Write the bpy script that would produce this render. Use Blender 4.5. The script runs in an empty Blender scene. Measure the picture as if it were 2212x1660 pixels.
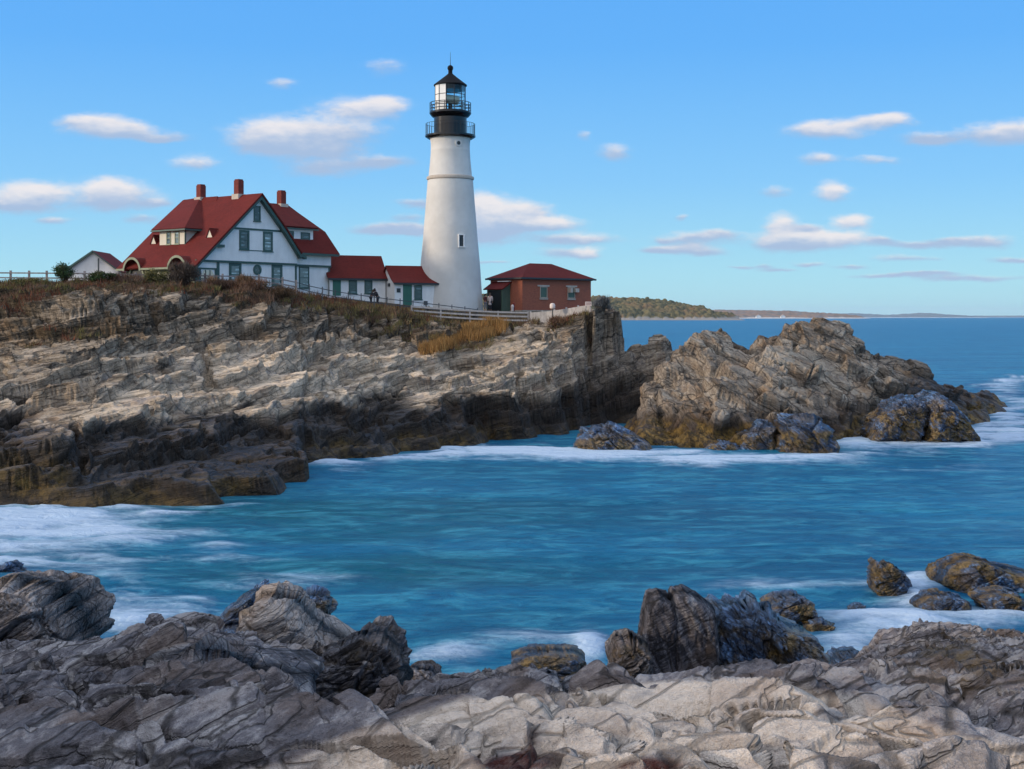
import bpy, math, random, time
import numpy as np
T0 = time.time(); HAZE = 1.4e-5
random.seed(7); rng = np.random.default_rng(11)
F = 2900.0; H = 9.0; UC = 1106.0; VH = 684.0; K = F / 1728.0
def P(u, v, D): return ((u-UC)/F*D, D, H-(v-VH)/F*D)
def GP(u, D, z): return ((u-UC)/F*D, D, z)
sc = bpy.context.scene
COL = sc.collection
rad = math.radians

# ---------------------------------------------------------------- nodes / materials
def new_mat(name):
    m = bpy.data.materials.new(name); m.use_nodes = True
    nt = m.node_tree; nt.nodes.clear()
    out = nt.nodes.new('ShaderNodeOutputMaterial'); b = nt.nodes.new('ShaderNodeBsdfPrincipled')
    nt.links.new(b.outputs[0], out.inputs[0])
    return m, nt, b
class G:
    def __init__(s, nt): s.nt = nt
    def n(s, t, **kw):
        x = s.nt.nodes.new(t)
        for k, v in kw.items(): setattr(x, k, v)
        return x
    def put(s, sock, v):
        if hasattr(v, 'is_output') or isinstance(v, bpy.types.NodeSocket): s.nt.links.new(v, sock)
        elif v is not None: sock.default_value = v
    def math(s, op, a, b=None, c=None, clamp=False):
        x = s.n('ShaderNodeMath', operation=op, use_clamp=clamp)
        s.put(x.inputs[0], a)
        if b is not None: s.put(x.inputs[1], b)
        if c is not None: s.put(x.inputs[2], c)
        return x.outputs[0]
    def vm(s, op, a, b=None, c=None):
        x = s.n('ShaderNodeVectorMath', operation=op)
        s.put(x.inputs[0], a)
        if b is not None: s.put(x.inputs[1], b)
        if c is not None: s.put(x.inputs[2], c)
        return x.outputs['Value'] if op in ('DOT_PRODUCT', 'LENGTH') else x.outputs[0]
    def mix(s, f, a, b, blend='MIX'):
        x = s.n('ShaderNodeMix', data_type='RGBA', blend_type=blend)
        s.put(x.inputs[0], f)
        for sock, v in ((x.inputs[6], a), (x.inputs[7], b)):
            if isinstance(v, tuple) and len(v) == 3: v = v+(1,)
            s.put(sock, v)
        return x.outputs[2]
    def ramp(s, f, lo, hi, a=0.0, b=1.0, smooth=True):
        x = s.n('ShaderNodeMapRange', interpolation_type='SMOOTHSTEP' if smooth else 'LINEAR')
        s.put(x.inputs[0], f); x.inputs[1].default_value = lo; x.inputs[2].default_value = hi
        x.inputs[3].default_value = a; x.inputs[4].default_value = b
        return x.outputs[0]
    def noise(s, vec, scale, detail=4, rough=.55, dist=0.0):
        x = s.n('ShaderNodeTexNoise'); s.put(x.inputs['Vector'], vec)
        x.inputs['Scale'].default_value = scale; x.inputs['Detail'].default_value = detail
        x.inputs['Roughness'].default_value = rough; x.inputs['Distortion'].default_value = dist
        return x.outputs[0]
    def attr(s, name, out='Fac'):
        x = s.n('ShaderNodeAttribute'); x.attribute_name = name
        return x.outputs[out]
    def obj(s): return s.n('ShaderNodeTexCoord').outputs['Object']
    def pos(s): return s.n('ShaderNodeNewGeometry').outputs['Position']
    def map(s, vec, loc=(0,0,0), rot=(0,0,0), scale=(1,1,1)):
        x = s.n('ShaderNodeMapping'); s.put(x.inputs[0], vec)
        x.inputs[1].default_value = loc; x.inputs[2].default_value = rot; x.inputs[3].default_value = scale
        return x.outputs[0]
    def bump(s, h, strength, dist, nrm=None):
        x = s.n('ShaderNodeBump'); x.inputs['Strength'].default_value = strength; x.inputs['Distance'].default_value = dist
        s.put(x.inputs['Height'], h)
        if nrm is not None: s.put(x.inputs['Normal'], nrm)
        return x.outputs[0]

def flat_mat(name, col, rough=.6, var=.12, vscale=1.2, bump=0.0, metallic=0.0, spec=.5):
    m, nt, b = new_mat(name); g = G(nt); o = g.obj()
    n = g.noise(o, vscale, 6, .6)
    n2 = g.noise(g.map(o, scale=(1, 1, .25)), vscale*3, 4, .6)
    f = g.math('MULTIPLY_ADD', n2, .5, g.math('MULTIPLY', n, .5))
    dark = tuple(c*(1-var*2) for c in col); lite = tuple(min(1, c*(1+var)) for c in col)
    g.put(b.inputs['Base Color'], g.mix(g.ramp(f, .3, .7), dark, lite))
    b.inputs['Roughness'].default_value = rough; b.inputs['Metallic'].default_value = metallic
    b.inputs['Specular IOR Level'].default_value = spec
    if bump: g.put(b.inputs['Normal'], g.bump(f, bump, .05))
    return m

def rock_mat(name, big, dark, mid, lite, warm, ndir, stretch=6.0, wetspec=.5, WM=.24, PC=((.56, .46, .39), (.88, .75, .63)), wr=.30, bs=.34, el=.4):
    """big = size of the main pattern in metres; ndir = bedding normal (foliation lines follow it)"""
    m, nt, b = new_mat(name); g = G(nt); p = g.pos()
    n = np.array(ndir)/np.linalg.norm(ndir)
    # coordinate compressed along the bedding normal
    d = g.vm('DOT_PRODUCT', p, tuple(n))
    sc_ = g.n('ShaderNodeVectorMath', operation='SCALE'); sc_.inputs[0].default_value = tuple(n); g.put(sc_.inputs[3], g.math('MULTIPLY', d, stretch))
    q = g.vm('ADD', p, sc_.outputs[0])
    e1 = np.cross(n, (0, 1, 0)); e1 /= np.linalg.norm(e1)
    sc2 = g.n('ShaderNodeVectorMath', operation='SCALE'); sc2.inputs[0].default_value = tuple(e1); g.put(sc2.inputs[3], g.math('MULTIPLY', g.vm('DOT_PRODUCT', p, tuple(e1)), -el))
    q = g.vm('ADD', q, sc2.outputs[0]); p2 = g.vm('ADD', p, sc2.outputs[0])
    wn = g.n('ShaderNodeTexNoise'); g.put(wn.inputs['Vector'], p); wn.inputs['Scale'].default_value = .5/big; wn.inputs['Detail'].default_value = 4
    warp = g.vm('MULTIPLY_ADD', wn.outputs['Color'], (big*.35,)*3, q)
    fol = g.noise(warp, 1.3/big, 7, .68)
    fol2 = g.noise(warp, 5.0/big, 5, .7)
    blotch = g.noise(p, .45/big, 5, .6)
    speck = g.noise(p, 7.0/big, 4, .7)
    v1 = g.n('ShaderNodeTexVoronoi', feature='DISTANCE_TO_EDGE'); g.put(v1.inputs['Vector'], warp); v1.inputs['Scale'].default_value = .9/big
    crack = g.ramp(v1.outputs['Distance'], .0, .035)
    v2 = g.n('ShaderNodeTexVoronoi', feature='DISTANCE_TO_EDGE'); g.put(v2.inputs['Vector'], g.vm('MULTIPLY_ADD', wn.outputs['Color'], (big*.3,)*3, p2)); v2.inputs['Scale'].default_value = .55/big
    crack2 = g.ramp(v2.outputs['Distance'], .0, .035)
    t = g.attr('tint')
    f = g.math('MULTIPLY_ADD', fol, .55, g.math('MULTIPLY', fol2, .3))
    f = g.math('MULTIPLY_ADD', g.math('SUBTRACT', t, .5), .40, g.math('ADD', g.math('MULTIPLY', g.math('SUBTRACT', speck, .5), .34), g.math('ADD', f, .075)))
    c = g.mix(g.ramp(f, .34, .54), dark, mid)
    c = g.mix(g.ramp(f, .52, .66), c, lite)
    c = g.mix(g.math('MULTIPLY', g.ramp(blotch, .48, .68), .7), c, g.mix(g.ramp(f, .35, .65), tuple(x*.55 for x in warm), warm))
    pale = g.attr('pale')
    palec = g.mix(g.ramp(f, .32, .60), PC[0], PC[1])
    palec = g.mix(g.math('MULTIPLY', g.ramp(g.noise(p, .9/big, 4, .6), .5, .7), .6), palec, (.46, .33, .25))
    palec = g.mix(g.math('MULTIPLY', g.ramp(g.noise(g.map(p, loc=(9, 3, 1)), 1.3/big, 4, .6), .54, .7), .5), palec, (.24, .25, .29))
    c = g.mix(pale, c, palec)
    rust = g.attr('rust')
    c = g.mix(g.math('MULTIPLY', rust, g.ramp(speck, .2, .6, .6, 1)), c, (.075, .018, .012))
    soil = g.attr('soil')
    soilc = g.mix(g.ramp(speck, .35, .65), (.035, .024, .012), (.11, .08, .04))
    c = g.mix(soil, c, soilc)
    ck = g.math('MULTIPLY', crack, crack2)
    c = g.mix(g.math('MULTIPLY', g.ramp(ck, 0, 1, .7, 0), g.ramp(pale, 0, 1, 1, .6, False)), c, (.02, .017, .015))
    wet = g.attr('wet'); algae = g.attr('algae')
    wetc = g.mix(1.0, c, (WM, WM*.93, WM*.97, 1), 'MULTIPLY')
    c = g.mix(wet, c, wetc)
    algc = g.mix(g.ramp(g.noise(p, 3.0/big, 5, .7), .35, .65), (.03, .02, .006), (.27, .17, .045))
    c = g.mix(g.math('MULTIPLY', algae, g.ramp(g.noise(p, 1.1/big, 4, .6), .38, .55)), c, algc)
    g.put(b.inputs['Base Color'], c)
    g.put(b.inputs['Roughness'], g.ramp(wet, 0, 1, .88, wr, False))
    g.put(b.inputs['Specular IOR Level'], g.ramp(wet, 0, 1, .25, wetspec, False))
    h = g.math('ADD', g.math('MULTIPLY_ADD', fol2, .35, fol), g.math('MULTIPLY_ADD', ck, .25, g.math('MULTIPLY_ADD', g.noise(p, 26.0/big, 3, .7), .12, g.math('MULTIPLY', speck, .34))))
    g.put(b.inputs['Normal'], g.bump(h, 1.0, big*bs))
    return m

# ---------------------------------------------------------------- numpy noise
def h3(ix, iy, iz, s):
    h = (ix.astype(np.uint32)*np.uint32(374761393) + iy.astype(np.uint32)*np.uint32(668265263)
         + iz.astype(np.uint32)*np.uint32(2147483647-1013904) + np.uint32((s*974711) & 0xffffffff))
    h = (h ^ (h >> np.uint32(13)))*np.uint32(1274126177)
    h = (h ^ (h >> np.uint32(15)))*np.uint32(2246822519)
    h ^= h >> np.uint32(14)
    return h
def u01(h): return h.astype(np.float32)*np.float32(1/4294967296.)
def vnoise(p, s=0):
    i = np.floor(p); f = (p-i).astype(np.float32); i = i.astype(np.int64)
    w = f*f*(3-2*f); r = 0
    for a in (0, 1):
        wx = w[:, 0] if a else 1-w[:, 0]
        for b in (0, 1):
            wy = w[:, 1] if b else 1-w[:, 1]
            for c in (0, 1):
                wz = w[:, 2] if c else 1-w[:, 2]
                r = r + wx*wy*wz*u01(h3(i[:, 0]+a, i[:, 1]+b, i[:, 2]+c, s))
    return r-.5
def fbm(p, oct=4, s=0, gain=.5):
    r = 0; a = 1.0; q = p
    for k in range(oct):
        r = r+a*vnoise(q, s+k); q = q*2.03+17.1; a *= gain
    return r
def voro(p, s=0, jit=.9):
    i = np.floor(p).astype(np.int64); f = (p-i).astype(np.float32); N = len(p)
    F1 = np.full(N, 9., np.float32); F2 = np.full(N, 9., np.float32)
    hb = np.zeros(N, np.uint32); cd = np.zeros((N, 3), np.float32)
    for a in (-1, 0, 1):
        for b in (-1, 0, 1):
            for c in (-1, 0, 1):
                h = h3(i[:, 0]+a, i[:, 1]+b, i[:, 2]+c, s)
                dx = a+.5+jit*((h & 1023).astype(np.float32)/1024-.5)-f[:, 0]
                dy = b+.5+jit*(((h >> np.uint32(10)) & 1023).astype(np.float32)/1024-.5)-f[:, 1]
                dz = c+.5+jit*(((h >> np.uint32(20)) & 1023).astype(np.float32)/1024-.5)-f[:, 2]
                d = dx*dx+dy*dy+dz*dz
                m = d < F1
                F2 = np.where(m, F1, np.minimum(F2, d)); F1 = np.where(m, d, F1)
                hb = np.where(m, h, hb); cd[m, 0] = dx[m]; cd[m, 1] = dy[m]; cd[m, 2] = dz[m]
    return np.sqrt(F1), np.sqrt(F2), hb, cd
def basis(n):
    n = np.array(n, float); n /= np.linalg.norm(n)
    e1 = np.cross(n, (0, 1, 0)); e1 /= np.linalg.norm(e1); e2 = np.cross(n, e1)
    return np.stack([e1, e2, n], 1)      # columns
def facets(p, size, B, flat, s, tilt=1.0, snap=False, el=1.5):
    """blocky displacement: Voronoi blocks, flattened along the bedding normal. returns disp(-.5..), groove, rnd"""
    q = (p @ B); q = q+size*.08*np.stack([vnoise(q/size*1.3, s+40), vnoise(q/size*1.3, s+41), vnoise(q/size*1.3, s+42)], 1)
    q = q/np.array([size*el, size*.8, size*flat])
    F1, F2, h, cd = voro(q, s)
    r0 = u01(h*np.uint32(2654435761)); r1 = u01(h*np.uint32(2246822519)+np.uint32(77)); r2 = u01(h*np.uint32(3266489917)+np.uint32(5)); r3 = u01(h*np.uint32(668265263)+np.uint32(9))
    d = (r0-.5)-tilt*((r1-.5)*cd[:, 0]+(r2-.5)*cd[:, 1]+(r3-.5)*cd[:, 2]*.5)
    g = np.clip((F2-F1)/.10, 0, 1); g = 1-g*g*(3-2*g)
    return (d, g, r0, cd[:, 2]*size*flat) if snap else (d, g, r0)
def sstep(x, a, b):
    t = np.clip((x-a)/(b-a), 0, 1); return t*t*(3-2*t)

# ---------------------------------------------------------------- mesh helpers
def set_attrs(me, attrs):
    for k, v in (attrs or {}).items():
        v = np.asarray(v, np.float32)
        if v.ndim == 2:
            a = me.attributes.new(k, 'FLOAT_COLOR', 'POINT')
            a.data.foreach_set('color', np.concatenate([v, np.ones((len(v), 1), np.float32)], 1).ravel())
        else:
            a = me.attributes.new(k, 'FLOAT', 'POINT'); a.data.foreach_set('value', v)
def np_mesh(name, V, Q, mat, attrs=None, smooth=False, parent=None, tri=False):
    k = 3 if tri else 4
    me = bpy.data.meshes.new(name); me.vertices.add(len(V)); me.vertices.foreach_set('co', np.asarray(V, np.float32).ravel())
    me.loops.add(len(Q)*k); me.loops.foreach_set('vertex_index', np.asarray(Q, np.int32).ravel())
    me.polygons.add(len(Q)); me.polygons.foreach_set('loop_start', np.arange(0, len(Q)*k, k, dtype=np.int32))
    if smooth: me.polygons.foreach_set('use_smooth', np.ones(len(Q), bool))
    set_attrs(me, attrs); me.update(calc_edges=True)
    me.materials.append(mat)
    o = bpy.data.objects.new(name, me); COL.objects.link(o); o.parent = parent
    return o
def grid_quads(n, m, keep=None, wrap=False):
    i = np.arange(n*m).reshape(n, m)
    if wrap: i = np.concatenate([i, i[:, :1]], 1)
    q = np.stack([i[:-1, :-1], i[:-1, 1:], i[1:, 1:], i[1:, :-1]], -1).reshape(-1, 4)
    if keep is not None: q = q[keep[q].any(1)]
    return q
def compact(V, Q, attrs):
    used = np.zeros(len(V), bool); used[Q.ravel()] = True
    idx = np.cumsum(used)-1
    return V[used], idx[Q], {k: np.asarray(v)[used] for k, v in attrs.items()}
def tag(o, label=None, cat=None, group=None, kind=None):
    if label: o['label'] = label
    if cat: o['category'] = cat
    if group: o['group'] = group
    if kind: o['kind'] = kind
    return o
def grid_normals(V, n, m):
    g = V.reshape(n, m, 3); du = np.gradient(g, axis=1); dv = np.gradient(g, axis=0)
    nn = np.cross(du, dv); nn /= np.linalg.norm(nn, axis=2, keepdims=True)+1e-9
    nn[nn[..., 2] < 0] *= -1
    return nn.reshape(-1, 3)

def smooth_normals(V, n, m, it):
    g = V.reshape(n, m, 3).copy()
    for _ in range(it):
        for ax in (0, 1):
            g = (np.roll(g, 1, ax)+g*2+np.roll(g, -1, ax))/4 if False else g
            a = np.pad(g, [(3, 3) if k == ax else (0, 0) for k in range(3)], mode='edge')
            L = g.shape[ax]
            g = sum(np.take(a, range(k, k+L), axis=ax) for k in range(7))/7
    return grid_normals(g.reshape(-1, 3), n, m)

class MB:
    def __init__(s): s.v = []; s.f = []
    def poly(s, pts):
        i = len(s.v); s.v += [tuple(p) for p in pts]; s.f.append(tuple(range(i, i+len(pts)))); return s
    def box(s, x0, x1, y0, y1, z0, z1):
        i = len(s.v)
        s.v += [(x, y, z) for z in (z0, z1) for y in (y0, y1) for x in (x0, x1)]
        for f in ((0,2,3,1), (4,5,7,6), (0,1,5,4), (2,6,7,3), (0,4,6,2), (1,3,7,5)): s.f.append(tuple(i+k for k in f))
        return s
    def prism(s, pts, off):
        i = len(s.v); n = len(pts); off = np.array(off)
        s.v += [tuple(p) for p in pts]+[tuple(np.array(p)+off) for p in pts]
        s.f.append(tuple(range(i, i+n))); s.f.append(tuple(range(i+2*n-1, i+n-1, -1)))
        for k in range(n):
            k2 = (k+1) % n; s.f.append((i+k, i+n+k, i+n+k2, i+k2))
        return s
    def slab(s, pts, th=.15):
        a = np.array(pts, float); n = np.cross(a[1]-a[0], a[2]-a[0]); n /= np.linalg.norm(n)
        if n[2] > 0: n = -n
        return s.prism(pts, n*th)
    def tube(s, p0, p1, r0, r1=None, n=8, cap=True):
        r1 = r0 if r1 is None else r1; p0 = np.array(p0, float); p1 = np.array(p1, float)
        d = p1-p0; d /= np.linalg.norm(d)+1e-9; a = np.cross(d, (0, 0, 1)) if abs(d[2]) < .9 else np.cross(d, (1, 0, 0))
        a /= np.linalg.norm(a); b = np.cross(d, a); i = len(s.v)
        for p, r in ((p0, r0), (p1, r1)):
            for k in range(n):
                t = 2*math.pi*k/n; s.v.append(tuple(p+r*(math.cos(t)*a+math.sin(t)*b)))
        for k in range(n): s.f.append((i+k, i+(k+1) % n, i+n+(k+1) % n, i+n+k))
        if cap: s.f.append(tuple(range(i+n-1, i-1, -1))); s.f.append(tuple(range(i+n, i+2*n)))
        return s
    def lathe(s, prof, n=32, c=(0, 0), a0=0.0):
        i = len(s.v); m = len(prof)
        for r, z in prof:
            for k in range(n):
                t = a0+2*math.pi*k/n; s.v.append((c[0]+r*math.cos(t), c[1]+r*math.sin(t), z))
        for j in range(m-1):
            for k in range(n):
                k2 = (k+1) % n; s.f.append((i+j*n+k, i+j*n+k2, i+(j+1)*n+k2, i+(j+1)*n+k))
        s.f.append(tuple(range(i+n-1, i-1, -1))); s.f.append(tuple(range(i+(m-1)*n, i+m*n)))
        return s
    def build(s, name, mat, parent=None, smooth=False, bevel=0):
        me = bpy.data.meshes.new(name); me.from_pydata(s.v, [], s.f); me.materials.append(mat)
        if smooth:
            for p in me.polygons: p.use_smooth = True
        o = bpy.data.objects.new(name, me); COL.objects.link(o); o.parent = parent
        if bevel:
            b = o.modifiers.new('b', 'BEVEL'); b.width = bevel; b.segments = 2; b.limit_method = 'ANGLE'
        if smooth: 
            try: me.set_sharp_from_angle(angle=rad(35))
            except Exception: pass
        return o
def empty(name, loc, rz=0, label=None, cat=None, group=None):
    o = bpy.data.objects.new(name, None); COL.objects.link(o); o.location = loc; o.rotation_euler = (0, 0, rz)
    o.empty_display_size = .1
    return tag(o, label, cat, group)

# ---------------------------------------------------------------- camera, light, sky
cam = bpy.data.cameras.new('camera'); co = bpy.data.objects.new('camera', cam); COL.objects.link(co)
co.location = (0, 0, H); co.rotation_euler = (rad(90), 0, 0)
cam.sensor_width = 36; cam.lens = 36*F/2212
cam.shift_y = -(830.5-VH)/2212
cam.clip_start = .2; cam.clip_end = 60000
sc.camera = co
SUN_AZ = rad(-104)      # measured from the view direction (+Y), negative = left
SUN_EL = rad(17)
sd = np.array([math.sin(SUN_AZ)*math.cos(SUN_EL), math.cos(SUN_AZ)*math.cos(SUN_EL), math.sin(SUN_EL)])
su = bpy.data.lights.new('sun', 'SUN'); so = bpy.data.objects.new('sun', su); COL.objects.link(so)
su.energy = 2.6; su.angle = rad(6); su.color = (1, .82, .62)
import mathutils
so.rotation_euler = mathutils.Vector(sd).to_track_quat('Z', 'Y').to_euler()
so.location = (-60, 20, 60)

W = bpy.data.worlds.new('World'); sc.world = W; W.use_nodes = True
nt = W.node_tree; nt.nodes.clear(); g = G(nt)
wo = nt.nodes.new('ShaderNodeOutputWorld'); bg = nt.nodes.new('ShaderNodeBackground'); nt.links.new(bg.outputs[0], wo.inputs[0])
sky = g.n('ShaderNodeTexSky', sky_type='NISHITA'); sky.sun_disc = False; sky.sun_elevation = rad(30); sky.sun_rotation = SUN_AZ
sky.air_density = 1.0; sky.dust_density = .3; sky.ozone_density = 3.0
hs = g.n('ShaderNodeHueSaturation'); hs.inputs['Saturation'].default_value = 1.25; hs.inputs['Hue'].default_value = .49; nt.links.new(sky.outputs[0], hs.inputs['Color'])
CL = [(215,272,60,18,.9,.8),(270,285,70,14,.75,.7),(340,298,50,8,.5,.6),(420,352,40,14,.8,.6),(55,425,80,26,.8,.9),(95,412,40,14,1,.6),
(245,415,75,22,.85,.8),(235,405,36,16,1,.6),(230,445,60,12,.5,.5),(120,475,35,7,.7,.6),(310,475,40,8,.5,.5),
(780,235,80,20,.85,.8),(830,228,36,16,.95,.5),(620,298,105,32,.7,.8),(580,285,55,22,.85,.4),(740,285,90,22,.7,.5),(700,365,75,18,.55,.6),(820,350,65,13,.5,.7),
(610,180,30,13,.8,.35),(830,145,45,16,.75,.3),(850,492,75,11,.5,.6),(880,468,30,8,.5,.35),
(1060,465,50,34,.85,.9),(1040,440,25,20,1,.7),(1110,480,70,22,.7,.6),(1050,508,60,18,.5,.7),(1180,484,72,11,.85,.9),(1165,480,35,9,1,.6),
(1270,515,55,11,.75,.7),(1215,545,50,8,.6,.6),(1275,545,26,10,.95,.8),(1325,330,36,18,.65,.6),(1265,293,15,8,.7,.3),
(1790,285,80,15,.8,.6),(1760,280,40,13,.9,.4),(1930,257,45,12,.95,.8),(1860,265,70,10,.85,.5),(1770,343,36,11,.75,.6),(1895,345,50,8,.8,.4),
(2010,300,50,12,.45,.6),(2140,290,80,18,.7,.6),(2220,280,60,22,.85,.6),
(1800,413,30,17,.95,.9),(1675,415,30,11,.7,.4),(1685,485,32,20,.9,.8),(1760,520,90,16,.85,.95),(1785,514,60,9,1,.6),(1690,528,55,15,.6,.7),(1745,495,30,8,.45,.6),(1843,478,34,14,1,1),
(1500,515,75,12,.65,.7),(1470,536,60,8,.7,.7),(1560,503,30,8,.65,.4),(1480,470,15,6,.6,.4),(1425,517,20,5,.5,.4),
(1985,530,85,7,.55,.7),(2130,525,55,11,.65,.7),(1960,558,60,6,.6,.5),(1920,595,80,4,.45,.6),(2090,601,110,6,.5,.6),(1590,575,25,3,.5,.5),(1750,570,30,4,.55,.5),(1060,567,40,4,.55,.5),(1680,582,40,3,.45,.5),(1995,300,40,10,.4,.4),
(900,440,40,9,.5,.6),(815,497,45,8,.45,.6),(895,497,30,9,.5,.6),(1190,520,45,9,.5,.5),(700,325,60,14,.6,.6),(560,315,45,15,.7,.5),(1140,455,45,16,.75,.6),(1410,540,35,6,.5,.6),(1530,545,40,7,.6,.6),(1900,520,30,6,.5,.5),(2050,520,40,6,.5,.5),(2190,560,50,6,.5,.6),(2010,590,60,4,.45,.6),(330,440,35,10,.6,.5),(170,262,40,10,.7,.5),(20,440,60,12,.6,.6),(1650,575,30,4,.5,.5),(1845,575,40,4,.5,.5),(-150,330,90,20,.8,.7),(-300,450,120,25,.85,.8),(2400,420,120,25,.85,.8),(2500,560,150,10,.6,.7)]
tc = g.n('ShaderNodeTexCoord').outputs['Generated']
sp = g.n('ShaderNodeSeparateXYZ'); nt.links.new(tc, sp.inputs[0])
dy = g.math('MAXIMUM', sp.outputs[1], .08)
cu = g.math('MULTIPLY', g.math('DIVIDE', sp.outputs[0], dy), F); cv = g.math('MULTIPLY', g.math('DIVIDE', sp.outputs[2], dy), F)
cx = g.n('ShaderNodeCombineXYZ'); nt.links.new(cu, cx.inputs[0]); nt.links.new(cv, cx.inputs[1])
wn = g.n('ShaderNodeTexNoise'); g.put(wn.inputs['Vector'], g.map(cx.outputs[0], scale=(.6, 1.6, 1))); wn.inputs['Scale'].default_value = .014; wn.inputs['Detail'].default_value = 5; wn.inputs['Roughness'].default_value = .55
pw = g.vm('MULTIPLY_ADD', g.vm('SUBTRACT', wn.outputs['Color'], (.5, .5, .5)), (70, 26, 0), cx.outputs[0])
Dn = None; Bn = None; My = None
for (u, v, w, h, br, al) in CL:
    w *= 1.0; h *= 1.08; al = al**.7
    a = g.vm('MULTIPLY_ADD', pw, (1/w, 1/h, 0), (-(u-UC)/w, -(VH-v)/h, 0))
    e = g.math('POWER', .42, g.vm('DOT_PRODUCT', a, a))
    Dn = g.math('MULTIPLY', e, al) if Dn is None else g.math('MULTIPLY_ADD', e, al, Dn)
    ay = g.vm('DOT_PRODUCT', a, (0, al, 0)); My = g.math('MULTIPLY', e, ay) if My is None else g.math('MULTIPLY_ADD', e, ay, My)
    Bn = g.math('MULTIPLY', e, al*br) if Bn is None else g.math('MULTIPLY_ADD', e, al*br, Bn)
fn = g.noise(g.map(cx.outputs[0], scale=(.6, 1.3, 1)), .045, 7, .62)
dens = g.math('MULTIPLY_ADD', g.math('SUBTRACT', fn, .5), .85, g.math('MULTIPLY', Dn, 1.45))
dens = g.math('MULTIPLY', g.ramp(dens, .05, 1.15), g.ramp(Dn, .03, .22))
bri = g.math('DIVIDE', g.math('MULTIPLY_ADD', My, .38, Bn), g.math('ADD', Dn, .001))
bri = g.math('MULTIPLY_ADD', g.math('SUBTRACT', fn, .5), .5, bri)
ccol = g.mix(g.ramp(bri, .50, 1.12), (4.0, 5.2, 7.3), (9.0, 8.5, 8.5))
dens = g.math('MULTIPLY', g.math('MULTIPLY', dens, .92), g.ramp(sp.outputs[1], .1, .3))
el = g.math('MULTIPLY', g.math('DIVIDE', sp.outputs[2], g.math('POWER', g.math('ADD', g.math('MULTIPLY', sp.outputs[0], sp.outputs[0]), g.math('MULTIPLY', sp.outputs[1], sp.outputs[1])), .5)), 1.0)
cr = g.n('ShaderNodeValToRGB'); g.put(cr.inputs[0], g.math('MULTIPLY', el, 1.0, clamp=True))
E_ = cr.color_ramp.elements; E_[0].position = 0; E_[0].color = (.42, .77, .87, 1); E_[1].position = 1; E_[1].color = (.05, .22, .70, 1)
for pp, cc in ((.03, (.38, .76, .93, 1)), (.10, (.24, .60, 1.0, 1)), (.20, (.13, .46, 1.0, 1)), (.35, (.09, .38, .97, 1))):
    e = E_.new(pp); e.color = cc
gs = g.n('ShaderNodeVectorMath', operation='SCALE'); nt.links.new(cr.outputs[0], gs.inputs[0]); gs.inputs[3].default_value = 10.2
skyc = g.mix(.88, hs.outputs[0], gs.outputs[0])
sh_ = (math.sin(SUN_AZ-.5), math.cos(SUN_AZ-.5), .25)
dsn = g.math('MAXIMUM', g.vm('DOT_PRODUCT', tc, tuple(np.array(sh_)/np.linalg.norm(sh_))), 0.0)
skyc = g.mix(g.math('MULTIPLY', g.math('POWER', dsn, 1.5), .85), skyc, (13.5, 12.6, 12.2))
skyc = g.mix(g.math('MULTIPLY', g.ramp(sp.outputs[2], .45, .75), .8), skyc, (10.5, 11.2, 12.0))
final = g.mix(dens, skyc, ccol)
nt.links.new(final, bg.inputs[0]); bg.inputs[1].default_value = .1

# ---------------------------------------------------------------- terrain
def colz(c):
    out = []
    for e in c:
        if len(e) == 3: out.append((e[0]*K, e[2]))
        else: out.append((e[0]*K, H-(e[1]-VH)/1728.*e[0]))
    out.sort(); return np.array(out)
class Terrain:
    def __init__(s, cols, before=-1.6, smooth=0):
        s.us = np.array([c[0] for c in cols], float)
        s.Dg = np.linspace(2.0, 200, 3000)
        s.tab = []
        for u, c in cols:
            a = colz(c)
            d = np.concatenate([[a[0, 0]-.6], a[:, 0]]); z = np.concatenate([[before], a[:, 1]])
            if before is None: d, z = a[:, 0], a[:, 1]
            s.tab.append(np.interp(s.Dg, d, z))
        s.tab = np.array(s.tab)
    def h(s, u, D):
        fi = np.interp(u, s.us, np.arange(len(s.us))); i = np.clip(np.floor(fi).astype(int), 0, len(s.us)-2); t = fi-i
        t = t*t*(3-2*t)*.6+t*.4
        dj = np.clip((D-2.0)/198*2999, 0, 2998.999); j = dj.astype(int); w = dj-j
        def at(ii): return s.tab[ii, j]*(1-w)+s.tab[ii, j+1]*w
        return at(i)*(1-t)+at(i+1)*t
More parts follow.
